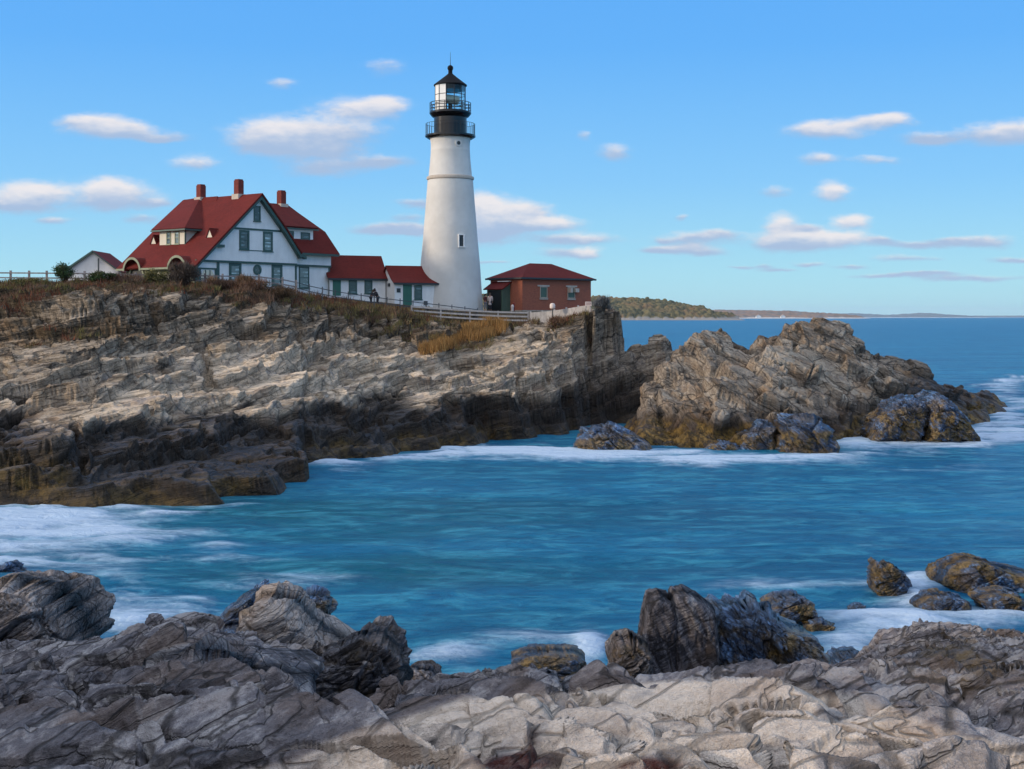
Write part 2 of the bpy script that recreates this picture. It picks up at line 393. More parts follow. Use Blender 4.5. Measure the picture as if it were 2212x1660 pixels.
def build_terrain(name, terr, us, Ds, mat, levels, B, fb, maskfn, keepz=-.5, warpu=0, wscale=1.0, el=1.5, crev=None, ledge=None):
    n, m = len(Ds), len(us)
    U, D = np.meshgrid(us, Ds)
    U = U.ravel(); D = D.ravel()
    X = (U-UC)/F*D
    q = np.stack([X, D, np.zeros_like(X)], 1)
    Uw = U+warpu*fbm(q/(wscale*4)+3.3, 4, 5); Dw = D+wscale*fbm(q/(wscale*3)+9.1, 4, 15)
    Z = terr.h(Uw, Dw)
    if ledge:
        hh_, a_x, k_ = ledge; nz_ = fbm(q/9, 4, 66)*2.6; t_ = (Z-a_x*X+nz_)/hh_; f_ = t_-np.floor(t_)
        Z = Z+(sstep(f_, .55, .97)-f_)*hh_*k_*sstep(Z, .6, 1.6)*(1-sstep(Z, 7.5, 9))
    V = np.stack([X, D, Z], 1)
    tint = np.full(len(V), .5, np.float32); groove = 0
    calm = maskfn(V, U, D, 'calm'); fine = maskfn(V, U, D, 'fine')
    if crev:
        u_, v_ = scr(V); nw = fbm(V/(wscale*1.4), 3, 88)*24; cut = 0
        for (pts, w, dep) in crev:
            dd = np.full(len(V), 1e9)
            for (x0, y0), (x1, y1) in zip(pts[:-1], pts[1:]):
                t = np.clip(((u_-x0)*(x1-x0)+(v_-y0)*(y1-y0))/((x1-x0)**2+(y1-y0)**2), 0, 1)
                dd = np.minimum(dd, np.hypot(u_+nw-x0-t*(x1-x0), v_+nw*.6-y0-t*(y1-y0)))
            cut = np.maximum(cut, dep*np.exp(-(dd/w)**2))
        V[:, 2] -= cut
    N = smooth_normals(V, n, m, 6); al = np.clip((N*B[:, 2]).sum(1), 0, 1)**1.5
    for (size, flat, snap, amp, gd) in levels:
        d, gr, r, cz = facets(V, size, B, flat, int(size*100), .8, True, el)
        cm = calm*fine if size < 1 else calm
        V = V+N*((d*amp*size-gr*gd*size)*cm)[:, None]+B[:, 2]*(cz*snap*cm*al)[:, None]
        tint = tint+(r-.5)*.32
    base = np.stack([X, D, Z], 1); dsp = (V-base).reshape(n, m, 3)
    for ax in (0, 1):
        a = np.pad(dsp, [(1, 1) if k == ax else (0, 0) for k in range(3)], mode='edge'); Lx = dsp.shape[ax]
        dsp = (np.take(a, range(0, Lx), ax)+2*np.take(a, range(1, Lx+1), ax)+np.take(a, range(2, Lx+2), ax))/4
    V = base+dsp.reshape(-1, 3)
    q = V @ B; q[:, 2] *= 6
    V = V+N*((fbm(q/fb[0], 5, 77, .6)*fb[1])*np.maximum(calm, .3))[:, None]
    attrs = maskfn(V, U, D, 'masks'); attrs['tint'] = np.clip(tint, 0, 1)
    Q = grid_quads(n, m, V[:, 2] > keepz)
    Q = Q[:, ::-1]
    V2, Q2, A2 = compact(V, Q, attrs)
    o = np_mesh(name, V2, Q2, mat, A2)
    return o, V2, A2

def scr(V): return UC+V[:, 0]/V[:, 1]*F, VH-(V[:, 2]-H)/V[:, 1]*F
def ell(u, v, cu, cv, ru, rv): return np.exp(-(((u-cu)/ru)**2+((v-cv)/rv)**2))

HEAD = [
(-900, [(38,1092),(38.6,1000),(43,930),(52,800),(57,720),(62,618),(66,0,11.6),(115,0,12)]),
(-200, [(38,1092),(38.6,1000),(43,930),(52,800),(57,720),(62,618),(66,0,11.6),(115,0,12)]),
(0,   [(38,1092),(38.5,1005),(40,990),(41,955),(42.5,925),(46,905),(50,830),(53,790),(57,720),(60,665),(62,622),(66,0,11.6),(115,0,12)]),
(110, [(37.6,1096),(38.4,1010),(40,985),(41,930),(43,905),(47,885),(51,800),(55,735),(57.5,700),(59,650),(61,625),(65,0,11.6),(115,0,12)]),
(200, [(37.5,1100),(38.1,1025),(40.5,985),(42,960),(46,880),(51,800),(55,735),(57.5,705),(58,650),(60,630),(63,618),(67,0,11.6),(115,0,12)]),
(300, [(37.5,1100),(38.5,1030),(41,985),(44,930),(47,880),(52,800),(56,740),(59,700),(59.8,645),(61.5,632),(65,620),(67,0,11.6),(115,0,12)]),
(430, [(37.6,1098),(38.0,1024),(42,985),(45,940),(48,895),(53,820),(57,760),(60,700),(61,660),(64,632),(67,620),(70,0,11.5),(115,0,12)]),
(560, [(39.9,1073),(40.4,992),(45,968),(48,920),(52,850),(57,770),(61,700),(63.5,665),(66,632),(69,0,11.3),(77,0,11.4),(115,0,11.6)]),
(650, [(43.2,1047),(43.6,990),(46.5,962),(49,920),(53,850),(58,770),(63,700),(66,665),(69,642),(73,0,11.0),(115,0,11.2)]),
(662, [(48.5,1006),(49.0,986),(49.8,950),(50,920),(54,850),(58.5,770),(63.5,700),(67,660),(69.5,645),(74,0,10.9),(115,0,11.1)]),
(720, [(49,1003),(49.8,985),(51,945),(53,895),(56,835),(60,770),(64.5,706),(69,660),(71,652),(77,0,10.8),(115,0,11)]),
(800, [(50.8,990),(51.6,955),(53,915),(56,860),(60,790),(65,725),(69,680),(71,672),(78,0,10.5),(115,0,10.6)]),
(910, [(53.4,975),(54,930),(55.5,890),(58,840),(62,780),(67,715),(71,688),(74,0,9.3),(78,0,10.0),(115,0,10)]),
(1000,[(55.3,965),(56,910),(57.5,860),(60,820),(64,760),(69,712),(73,697),(76,0,9.2),(79,0,9.7),(115,0,9.7)]),
(1100,[(58.5,950),(59,890),(60,840),(62,800),(66,745),(70,710),(74,702),(76,0,9.0),(78,0,9.55),(115,0,9.6)]),
(1180,[(61,938),(61.5,860),(62.5,800),(65,745),(69,712),(73,700),(75,0,9.1),(77,0,9.5),(115,0,9.5)]),
(1240,[(64,926),(64.5,840),(65.3,765),(67,715),(70,690),(73,680),(77,0,9.4),(115,0,9.4)]),
(1272,[(65.8,920),(66.3,835),(66.8,760),(68,700),(69,675),(72,672),(77,0,9.4),(115,0,9.2)]),
(1282,[(66.5,916),(67,830),(67.8,765),(69.6,735),(69.9,670),(72,668),(77,0,9.4),(85,0,9),(90,0,-1)]),
(1292,[(66.5,916),(67,830),(67.4,765),(67.8,672),(69,664),(72,664),(76,0,9.3),(80,0,8),(84,0,-1)]),
(1333,[(67.5,912),(68,800),(68.4,765),(68.7,676),(69.5,672),(72,672),(74,0,5),(77,0,-1)]),
(1340,[(67.5,912),(68.5,800),(69.6,760),(70.5,752),(71.5,745),(73,0,4),(76,0,-1)]),
(1420,[(68,912),(70,800),(71,745),(73,715),(75,0,5),(78,0,-1)]),
(1450,[(69,905),(71,790),(73,735),(75,0,4),(78,0,-1)]),
(1475,[(71,895),(73,800),(74.5,770),(77,0,0),(79,0,-1)]),
(1500,[(60,0,-1.6),(80,0,-1.6)]),
(1600,[(60,0,-1.6),(80,0,-1.6)])]
PROM = [
(1290,[(60,0,-1.6),(90,0,-1.6)]),(1328,[(60,0,-1.6),(90,0,-1.6)]),
(1345,[(60.5,942),(62,925),(64,0,.2),(66,0,-1)]),
(1400,[(56.3,960),(57,910),(59,850),(61,812),(64,0,2),(67,0,-1)]),
(1440,[(55.6,964),(56.6,910),(59,840),(61.5,780),(65,0,3),(68,0,-1)]),
(1470,[(55,966),(56,920),(58,850),(61,780),(62,728),(63,722),(66,0,5),(70,0,-1)]),
(1540,[(54,970),(55,915),(57.5,840),(61,760),(63,722),(65,715),(67,0,5.5),(71,0,-1)]),
(1610,[(54,972),(55.3,910),(58,830),(62,765),(64.5,738),(68,0,5.8),(73,0,-1)]),
(1650,[(54,972),(55.3,905),(58.5,820),(62.5,755),(65,712),(69,0,6),(74,0,-1)]),
(1700,[(54.5,968),(56,900),(59,810),(63,740),(64,705),(66,697),(70,0,6.3),(75,0,-1)]),
(1760,[(55,966),(57,890),(60,800),(64,730),(65,700),(66.5,691),(70,0,6.8),(76,0,-1)]),
(1820,[(57,957),(59,880),(62,800),(65,735),(67,700),(72,0,5.2),(77,0,-1)]),
(1862,[(58.5,950),(60.5,880),(63,805),(66.5,748),(68,733),(72,0,5),(77,0,-1)]),
(1900,[(60.5,941),(62,880),(64.5,810),(68,769),(72,0,4),(78,0,-1)]),
(1980,[(60,942),(62,890),(65,830),(69,797),(74,0,3),(80,0,-1)]),
(2060,[(62,935),(64,895),(68,850),(72,826),(78,0,2),(84,0,-1)]),
(2120,[(66,918),(70,880),(76,852),(82,0,1),(86,0,-1)]),
(2165,[(74,893),(80,877),(85,0,-.5),(90,0,-1)]),
(2195,[(60,0,-1.6),(90,0,-1.6)]),(2300,[(60,0,-1.6),(90,0,-1.6)])]
SEA = [(12.5,0,1.2),(14.5,0,.1),(16,0,-1.2),(22,0,-2)]
def sea(d, z0=None):
    return [(d+1.0,0,2.2),(d+2.6,0,.6),(d+4,0,-1.2),(30,0,-2)]
FORE = [
(-900,[(1.2,0,7.9),(3.5,1660),(4.6,1560),(6,1480),(8.5,1400),(11,1340),(12.5,1300)]+sea(12.8)),
(-100,[(1.2,0,7.9),(3.5,1660),(4.6,1560),(6,1480),(8.5,1420),(10.5,1370)]+sea(11)),
(0,   [(1.2,0,7.9),(3.5,1660),(4.6,1560),(6,1500),(8.5,1440),(9.5,1420)]+sea(10)),
(100, [(1.2,0,7.9),(3.4,1660),(4.5,1560),(6.2,1480),(8,1430),(9.5,1400)]+sea(10)),
(200, [(1.2,0,7.9),(3.3,1660),(4.5,1560),(6.2,1470),(7.8,1420),(9.5,1385)]+sea(10)),
(270, [(1.2,0,7.9),(3.3,1660),(4.5,1550),(6.0,1460),(7.5,1420),(9.5,1385)]+sea(10)),
(335, [(1.2,0,7.9),(3.2,1660),(4.6,1540),(6.0,1450),(8.0,1400),(10,1345)]+sea(10.3)),
(410, [(1.2,0,7.9),(3.2,1660),(4.7,1520),(6.0,1430),(6.4,1412),(8,1390),(10.4,1338)]+sea(10.7)),
(480, [(1.2,0,7.9),(3.2,1660),(4.6,1530),(6.0,1440),(8,1395),(10.3,1342)]+sea(10.6)),
(560, [(1.2,0,7.9),(3.2,1660),(4.4,1550),(5.5,1470),(7.5,1410),(9.5,1375)]+sea(10)),
(640, [(1.2,0,7.9),(3.1,1660),(4.2,1560),(5.4,1490),(6.6,1450),(9,1420)]+sea(9.4)),
(710, [(1.2,0,7.9),(3.1,1660),(3.8,1600),(4.4,1545),(4.9,1530),(5.6,0,5.7),(7,0,5.0),(9,0,4.4)]+sea(9.4)),
(760, [(1.2,0,7.9),(3.0,1660),(3.7,1600),(4.3,1545),(5.0,0,6.2),(7,0,5.2),(9,0,4.4)]+sea(9.4)),
(870, [(1.2,0,7.8),(3.0,1660),(4.1,1560),(5,1505),(5.9,1483),(8,0,4.9)]+sea(9)),
(960, [(1.2,0,7.8),(2.9,1660),(3.7,1570),(4.4,1530),(6.3,1488),(8,1470)]+sea(8.6)),
(1080,[(1.2,0,7.8),(2.9,1660),(3.6,1580),(4.2,1525),(6,1490),(8,1478)]+sea(8.6)),
(1150,[(1.2,0,7.8),(2.8,1660),(4.1,1520),(5,1505),(7,1495),(8.5,1482)]+sea(9)),
(1250,[(1.2,0,7.8),(2.8,1660),(4.0,1530),(4.4,1508),(6,0,5.7),(8,0,5.0)]+sea(9)),
(1330,[(1.2,0,7.8),(2.8,1660),(4.0,1530),(4.5,1492),(4.9,1488),(6,0,5.7),(9,0,4.4),(14,0,2.4)]+sea(15)),
(1420,[(1.2,0,7.8),(2.8,1660),(3.9,1560),(4.6,1520),(6,1512),(7.5,0,5.0),(10,0,3.4),(14,0,1.8)]+sea(15)),
(1500,[(1.2,0,7.8),(2.8,1660),(3.9,1560),(4.6,1525),(6,1515),(7.5,0,5.0),(10,0,3.4),(14,0,1.6)]+sea(14.5)),
(1580,[(1.2,0,7.8),(2.8,1660),(3.9,1560),(4.6,1515),(6,1505),(7.5,0,5.2),(10,0,3.6)]+sea(12)),
(1680,[(1.2,0,7.8),(2.8,1660),(3.8,1560),(4.6,1500),(5.0,1492),(7,1475),(10,1458)]+sea(12)),
(1760,[(1.2,0,7.8),(2.8,1660),(3.8,1560),(4.6,1498),(5.1,1488),(8,1468),(11,1450)]+sea(12)),
(1850,[(1.2,0,7.8),(2.9,1660),(4,1570),(4.9,1515),(6,1490),(9,1460),(12,1432)]+sea(12.6)),
(1890,[(1.2,0,7.8),(2.9,1660),(4.2,1560),(5.6,1510),(8,1460),(11,1425),(12.5,1400)]+sea(12.9)),
(1925,[(1.2,0,7.8),(2.9,1660),(4.3,1570),(6,1510),(9,1450),(11.5,1400),(12.3,1368)]+sea(12.7)),
(1990,[(1.2,0,7.8),(3.0,1660),(4.5,1580),(6.5,1500),(9,1440),(11,1390),(12.3,1345)]+sea(12.7)),
(2080,[(1.2,0,7.8),(3.0,1660),(4.6,1580),(6.6,1500),(9,1430),(11,1380),(12.3,1345)]+sea(12.7)),
(2150,[(1.2,0,7.8),(3.1,1660),(4.7,1570),(6.7,1490),(9,1430),(11,1390),(12.2,1362)]+sea(12.7)),
(2250,[(1.2,0,7.8),(3.1,1660),(4.7,1570),(6.7,1490),(9,1430),(11,1390),(12.2,1366)]+sea(12.7)),
(3100,[(1.2,0,7.8),(3.1,1660),(4.7,1570),(6.7,1490),(9,1430),(11,1390),(12.2,1366)]+sea(12.7))]

B_head = basis((-.15, -.24, .95)); B_fore = basis((-.42, -.30, .85)); B_prom = basis((.35, -.5, .8))
M_head = rock_mat('headland_rock', 1.5, (.06,.050,.040), (.27,.22,.165), (.54,.44,.34), (.36,.22,.11), (-.19,-.24,.95), 5, .3, .15, ((.35, .28, .205), (.86, .70, .53)), .5, .36, .68)
M_fore = rock_mat('shore_rock', .42, (.045,.043,.052), (.19,.18,.20), (.44,.42,.43), (.24,.175,.14), (-.42,-.30,.85), 6)
M_prom = rock_mat('point_rock', 1.3, (.06,.05,.04), (.27,.215,.165), (.50,.42,.33), (.38,.22,.10), (.35,-.5,.8), 4, .3, .26, ((.26,.21,.16), (.58,.48,.37)), .5, .34, .4)
M_wet_sheen  = rock_mat('wet_rock_sky_sheen', .8, (.008,.014,.030), (.035,.085,.18), (.15,.31,.56), (.16,.11,.06), (.5,-.3,.8), 4, 1.0, .9, wr=.22, bs=.25)  # blue sky sheen of the wet surface is put into the base colours

def line(u, pts):
    a = np.array(pts, float); return np.interp(u, a[:, 0], a[:, 1])
def head_masks(V, U, D, what):
    if what == 'fine': return 1.0
    if what == 'calm':
        z = V[:, 2]
        flat = sstep(D, 74.5*K, 77*K)*(U < 1270)
        u, v = scr(V); rough = 1+.9*ell(u, v, 820, 720, 260, 45)+.8*ell(u, v, 200, 690, 260, 60)+.6*ell(u, v, 1230, 800, 120, 90)-.25*ell(u, v, 560, 850, 350, 70)
        return (1-.97*flat)*(.28+.72*sstep(z, .2, 3.2))*rough
    u, v = scr(V); n1 = fbm(V/3.0, 4, 3); n2 = fbm(V/1.2, 3, 8)
    z = V[:, 2]+n1*1.3
    wet = 1-sstep(z, 2.3, 3.7)
    wet = np.maximum(wet, np.clip(1.3*ell(u, v, 1330, 880, 110, 65), 0, 1))  # deep shade of the channel cleft painted in through the wet mask
    algae = (1-sstep(z, .3, 1.3))*.55
    algae = np.maximum(algae*(1-ell(u, v, 1300, 890, 130, 70)), .9*ell(u, v, 60, 1040, 90, 50))
    pale = 1.25*ell(u, v, 620, 830, 430, 95)+.6*ell(u, v, 1150, 780, 230, 80)+.8*ell(u, v, 80, 945, 130, 40)+.25*sstep(v, 700, 800)-.25*(1-sstep(v, 690, 790))
    pale = np.clip(np.maximum(pale, 0)*(1-wet)*(1+n2*1.4)-.5*ell(u, v, 300, 800, 170, 45), 0, .95)
    top = line(u, [(-900,655),(0,660),(90,650),(150,628),(330,626),(440,632),(520,655),(600,655),(700,672),(800,690),(900,697),(1000,705),(1090,700),(1200,695),(1270,678),(1300,0)])
    soil = sstep(top+n2*30-v, -12, 8)*(u < 1290)
    soil = np.maximum(soil, ell(u, v, 140, 722, 90, 16)); soil = np.maximum(soil, .9*ell(u, v, 1000, 738, 85, 28))
    soil = np.maximum(soil, .7*ell(u, v, 30, 655, 60, 40)); n5 = fbm(V/4.5, 4, 55); soil = np.maximum(soil, .75*sstep(n5, .16, .27)*sstep(-v, -800, -720))
    return dict(wet=wet, algae=algae, pale=pale, soil=np.clip(soil, 0, 1), rust=np.zeros(len(V)), zmask=z)
def prom_masks(V, U, D, what):
    if what == 'fine': return 1.0
    if what == 'calm': return .4+.6*sstep(V[:, 2], -.5, 2.0)
    u, v = scr(V); n1 = fbm(V/3.0, 4, 3); n2 = fbm(V/1.2, 3, 8); z = V[:, 2]+n1*1.3
    wet = 1-sstep(z, 1.2, 3.0); wet = np.maximum(wet, sstep(u+n1*60, 1880, 1990)*(1-sstep(z, 2.5, 5.5)))
    algae = 1-sstep(z, .6, 1.9)
    pale = np.clip(.5*ell(u, v, 1640, 800, 240, 70)*(1+n2)*(1-wet), 0, .6)
    return dict(wet=wet, algae=algae, pale=pale, soil=np.zeros(len(V)), rust=np.zeros(len(V)))
def fore_masks(V, U, D, what):
    if what == 'fine':
        u, v = scr(V); pl = line(u, [(500,1700),(620,1660),(800,1590),(1000,1530),(1200,1500),(1400,1488),(1700,1490),(1860,1520),(1960,1570),(2080,1620),(2212,1650)])
        return np.clip(1-.65*sstep(v-pl, -20, 20)-.45*(u < 700), .3, 1)
    if what == 'calm': return .35+.65*sstep(V[:, 2], -.5, 1.5)
    u, v = scr(V); n1 = fbm(V/1.2, 4, 3); n2 = fbm(V/.4, 3, 8); z = V[:, 2]+n1*.8
    wet = 1-sstep(z, .6, 2.0); algae = (1-sstep(z, .6, 2.0))*.7
    algae = np.maximum(algae, .6*ell(u, v, 2080, 1420, 120, 60))
    pl = line(u, [(500,1700),(620,1660),(800,1590),(1000,1530),(1200,1500),(1400,1488),(1700,1490),(1860,1520),(1960,1570),(2080,1620),(2212,1650),(2400,1660)])
    pale = sstep(v+n1*40-pl, -22, 0)*(D < 8.2*K)*(1-.7*sstep(n2, .16, .28))
    rust = np.clip(ell(u, v, 1110, 1645, 80, 18)+ell(u, v, 1380, 1655, 90, 14)+.7*ell(u, v, 1150, 1590, 20, 30), 0, 1)
    rust = np.clip(rust*1.6+n2*.8*(rust > .1), 0, 1)
    return dict(wet=wet, algae=algae, pale=np.clip(pale*(1+n2*.4), 0, 1), soil=np.zeros(len(V)), rust=rust)
Q_ = 1.0
us = np.concatenate([np.arange(-900, -70, 16), np.arange(-70, 1510, 1.7/Q_), [1560, 1600]])
Ds = np.concatenate([np.linspace(36.6*K, 78*K, int(720*Q_)), np.linspace(78.5*K, 115*K, 50)])
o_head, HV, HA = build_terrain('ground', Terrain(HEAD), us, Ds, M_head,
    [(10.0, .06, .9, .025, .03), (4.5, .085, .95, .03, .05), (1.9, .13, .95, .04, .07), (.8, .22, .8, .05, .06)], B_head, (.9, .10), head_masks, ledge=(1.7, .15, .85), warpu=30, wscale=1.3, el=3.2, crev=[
    ([(330,960),(480,940),(560,915),(650,895),(760,868),(860,838),(960,815)], 6, 1.3), ([(-60,1005),(180,992),(330,978),(520,988),(640,975)], 6, .8), ([(440,765),(455,835)], 8, 1.4), ([(255,648),(262,702)], 6, 1.6), ([(300,655),(306,700)], 5, 1.2),
    ([(326,658),(334,708)], 7, 1.6), ([(1005,905),(1045,880),(1062,935)], 8, 1.0), ([(700,935),(860,905),(960,898)], 6, .9), ([(165,930),(185,1000)], 9, 1.1), ([(0,855),(120,865),(200,840)], 9, 1.3), ([(680,770),(780,745),(880,760)], 6, 1.0),
    ([(500,705),(610,712),(700,735)], 6, 1.0), ([(1120,790),(1130,850)], 7, 1.2), ([(1180,760),(1190,830)], 6, 1.0), ([(640,690),(648,735)], 6, 1.4), ([(870,690),(880,730)], 6, 1.2)])
tag(o_head, kind='structure')
us = np.concatenate([np.arange(1300, 2240, 1.6/Q_)])
Ds = np.linspace(53*K, 91*K, int(520*Q_))
o_prom, PV, PA = build_terrain('terrain', Terrain(PROM), us, Ds, M_prom,
    [(8.0, .25, .75, .07, .05), (3.4, .3, .8, .07, .07), (1.4, .4, .7, .07, .08), (.6, .5, .5, .07, .07)], B_prom, (.9, .10), prom_masks, ledge=(1.9, -.12, .6), warpu=14, wscale=1.6)
tag(o_prom, kind='structure')
us = np.concatenate([np.arange(-900, -60, 14), np.arange(-60, 2272, 1.9/Q_), np.arange(2272, 3100, 14)])
Ds = np.concatenate([np.linspace(2.2, 4.4, 25), np.geomspace(4.45, 17*K, int(640*Q_))])
o_fore, FV, FA = build_terrain('ground', Terrain(FORE, before=None), us, Ds, M_fore,
    [(4.2, .06, .9, .035, .03), (1.7, .12, .95, .13, .045), (.62, .15, .95, .11, .08), (.24, .22, .9, .08, .07)], B_fore, (.22, .016), fore_masks, warpu=24, wscale=.35, el=2.4, crev=[
    ([(165,1470),(185,1520),(235,1590),(290,1640)], 14, .22), ([(690,1490),(720,1530),(760,1570)], 26, .5), ([(1020,1590),(1060,1620),(1120,1645),(1175,1610),(1200,1560),(1240,1500)], 15, .16),
    ([(1240,1665),(1360,1630),(1450,1605),(1560,1560)], 12, .14), ([(1060,1640),(1150,1650)], 40, .16), ([(2080,1545),(2130,1580),(2240,1610)], 34, .5), ([(1760,1560),(1830,1570),(1960,1580)], 14, .2), ([(1570,1560),(1640,1600),(1700,1640)], 10, .1), ([(600,1500),(640,1570),(600,1640)], 12, .2)])
tag(o_fore, kind='structure')
# unseen bluff added left of camera to keep low sun off the near shore
xs = np.linspace(-24, -9.5, 60); ys = np.linspace(-34, 21, 160); XX, YY = np.meshgrid(xs, ys); qq = np.stack([XX.ravel(), YY.ravel(), np.zeros(XX.size)], 1)
hz = 11.6*sstep(qq[:, 0], -24, -20)*(1-sstep(qq[:, 0], -13, -9.6))*sstep(qq[:, 1], -34, -28)*(1-sstep(qq[:, 1], 12, 21))+fbm(qq/3, 4, 71)*1.6-.5
qq[:, 2] = hz; dd_, gr_, r_, cz_ = facets(qq, 2.5, B_fore, .3, 5, .8, True); qq[:, 2] += dd_*.8
zz_ = np.zeros(len(qq))
tag(np_mesh('terrain', qq, grid_quads(160, 60), M_fore, dict(tint=r_, wet=zz_, algae=zz_, pale=zz_, soil=zz_, rust=zz_)), kind='structure')
print('terrain', time.time()-T0, len(HV), len(PV), len(FV))

# ---------------------------------------------------------------- single rocks
def rock(name, poly, D, depth, label, cat='rock', mat=None, s=0, size=None, wet=0., algae=0., pale=0., rough=1.0, Bv=None, ztop_dry=None, group=None, box=.55, nt=150, npn=90, tintoff=0.):
    poly = np.array(poly, float)
    cu, cv = poly.mean(0)
    c = np.array(P(cu, cv, D))
    px = (poly[:, 0]-cu)/F*D; pz = -(poly[:, 1]-cv)/F*D
    th = np.linspace(0, 2*np.pi, nt, endpoint=False)
    # star-shaped silhouette: ray / polygon intersection
    r = np.zeros(nt)
    for i, t in enumerate(th):
        dx, dz = math.cos(t), math.sin(t); best = 0
        for k in range(len(px)):
            k2 = (k+1) % len(px); ex, ez = px[k2]-px[k], pz[k2]-pz[k]
            den = dx*ez-dz*ex
            if abs(den) < 1e-9: continue
            tt = (px[k]*ez-pz[k]*ex)/den; w = (px[k]*dz-pz[k]*dx)/den
            if -1e-6 <= w <= 1+1e-6 and tt > best: best = tt
        r[i] = best
    hs2 = np.linspace(0, 1, npn//2); sarr = np.concatenate([hs2, hs2[::-1]]); npn = len(sarr)
    carr = np.clip(1-sarr**(2/box), 0, 1)**(box/2); carr[npn//2:] *= -1
    R = r.mean(); size = size or R*.9
    TH, SP = np.meshgrid(th, sarr); CP = np.broadcast_to(carr[:, None], TH.shape); RR = np.broadcast_to(r, TH.shape)
    sp_ = SP
    V = np.stack([RR*np.cos(TH)*sp_, -depth*CP, RR*np.sin(TH)*sp_], -1).reshape(-1, 3)
    nrm = V/np.array([R, depth, R]); nrm /= np.linalg.norm(nrm, axis=1, keepdims=True)+1e-9
    Wd = V+c; Bm = Bv if Bv is not None else B_fore
    fade = np.ones(len(V))
    tint = np.full(len(V), .5+tintoff)
    for (sz, am, fl, sd_) in ((size, .26*rough, .6, 51), (size*.4, .24*rough, .45, 52), (size*.16, .2*rough, .4, 53), (size*.07, .16*rough, .5, 54)):
        d, gr, r0 = facets(Wd, sz, Bm, fl, sd_+s*7, 1.2)
        Wd = Wd+nrm*((d*am-gr*.10*rough)*sz)[:, None]; tint += (r0-.5)*.35
    Wd = Wd+nrm*(fbm((Wd @ Bm)*np.array([1, 1, 3])/(size*.35), 4, 91+s, .5)*size*.06)[:, None]
    n1 = fbm(Wd/(size*.8), 4, 3)
    z = Wd[:, 2]+n1*.5
    if ztop_dry is not None: wt = np.maximum(wet, 1-sstep(z, ztop_dry-.4, ztop_dry+.4)); al = np.maximum(algae, (1-sstep(z, ztop_dry-.5, ztop_dry+.2))*.8)
    else: wt = np.full(len(V), wet); al = np.clip(algae*(1+n1), 0, 1)
    if mat is M_wet_sheen and algae < .85: al = np.clip(2.2*al*(1-sstep(nrm[:, 2]+n1*.6, .22, .55)), 0, 1)
    loc = np.array([c[0], c[1], max(c[2]-R, 0.)])
    o = np_mesh(name, Wd-loc, grid_quads(npn, nt, wrap=True), mat or M_fore,
        dict(tint=np.clip(tint, 0, 1), wet=wt, algae=al, pale=np.full(len(V), pale), soil=np.zeros(len(V)), rust=np.zeros(len(V))))
    o.location = loc
    return tag(o, label, cat, group)
B_up = basis((.93, -.25, .28)); B_flat = basis((-.15, -.3, .95)); B_w = basis((.6, -.2, .75))
gS = 'seaweed covered rocks awash at the right of the cove'
rock('boulder', [(1672,905),(1700,898),(1760,903),(1790,930),(1805,962),(1800,995),(1680,995),(1672,950)], 90, 2.3, 'biggest blue sheened wet boulder with a tan flank at the foot of the point', mat=M_wet_sheen, s=1, wet=.9, algae=.5, size=2.4, Bv=B_w)
rock('boulder', [(1583,995),(1598,938),(1640,912),(1674,915),(1672,998)], 92, 2.0, 'narrow wet boulder leaning just left of the big blue sheened boulder', mat=M_wet_sheen, s=2, wet=.9, algae=.5, size=1.6, Bv=B_w)
rock('boulder', [(1240,975),(1250,937),(1275,917),(1320,915),(1360,930),(1400,955),(1412,990),(1240,990)], 91, 2.6, 'low dark boulder standing in the mouth of the shadowed channel left of the rocky point', mat=M_wet_sheen, s=3, wet=.9, algae=.35, size=1.5, Bv=B_w)
rock('boulder', [(1866,955),(1880,905),(1920,870),(1960,852),(1985,858),(1988,900),(1975,958)], 97, 2.6, 'wet blue black ridge of rock behind the splash at the right end of the point', mat=M_wet_sheen, s=4, wet=1, algae=.4, size=1.1, Bv=B_w, rough=1.35)
rock('boulder', [(1985,955),(1988,860),(2010,842),(2050,875),(2085,918),(2110,950)], 96.5, 2.6, 'wet blue black ridge of rock with a tan foot just right of the splash', mat=M_wet_sheen, s=5, wet=1, algae=.5, size=1.1, Bv=B_w, rough=1.35)
rock('boulder', [(1500,985),(1530,955),(1570,950),(1600,965),(1605,992)], 91.5, 1.6, 'small dark wet rock in the foam between the channel and the leaning boulder', mat=M_wet_sheen, s=6, wet=.9, algae=.5, size=1.0, Bv=B_w)
rock('boulder', [(1884,1216),(1892,1210),(1905,1222),(1915,1213),(1935,1222),(1958,1245),(1966,1262),(1945,1288),(1900,1294),(1880,1272)], 43.5, .75, 'small jagged seaweed covered rock standing left of the larger tan one', mat=M_wet_sheen, s=7, wet=.5, algae=1, size=.5, group=gS)
rock('boulder', [(2013,1250),(2035,1218),(2070,1206),(2085,1202),(2120,1208),(2160,1222),(2230,1235),(2245,1285),(2100,1300),(2030,1282)], 45, 1.6, 'largest seaweed covered tan rock awash at the right edge of the cove', mat=M_wet_sheen, s=8, wet=.35, algae=1, size=.8, group=gS, rough=.8)
rock('boulder', [(1973,1305),(2000,1286),(2040,1280),(2080,1290),(2096,1318),(2000,1330)], 41, .9, 'low brown rock with foam streaming around it below the jagged seaweed rock', mat=M_wet_sheen, s=9, wet=.6, algae=.9, size=.5, group=gS)
rock('boulder', [(2105,1290),(2150,1273),(2190,1278),(2222,1300),(2200,1330),(2125,1325)], 41, .9, 'low brown rock at the right edge directly under the largest seaweed rock', mat=M_wet_sheen, s=10, wet=.5, algae=.9, size=.5, group=gS)
rock('boulder', [(1833,1312),(1850,1304),(1866,1306),(1875,1318),(1873,1330),(1835,1330)], 41, .35, 'tiny grey rock poking alone out of the white foam', mat=M_wet_sheen, s=11, wet=.6, algae=.2, size=.3)
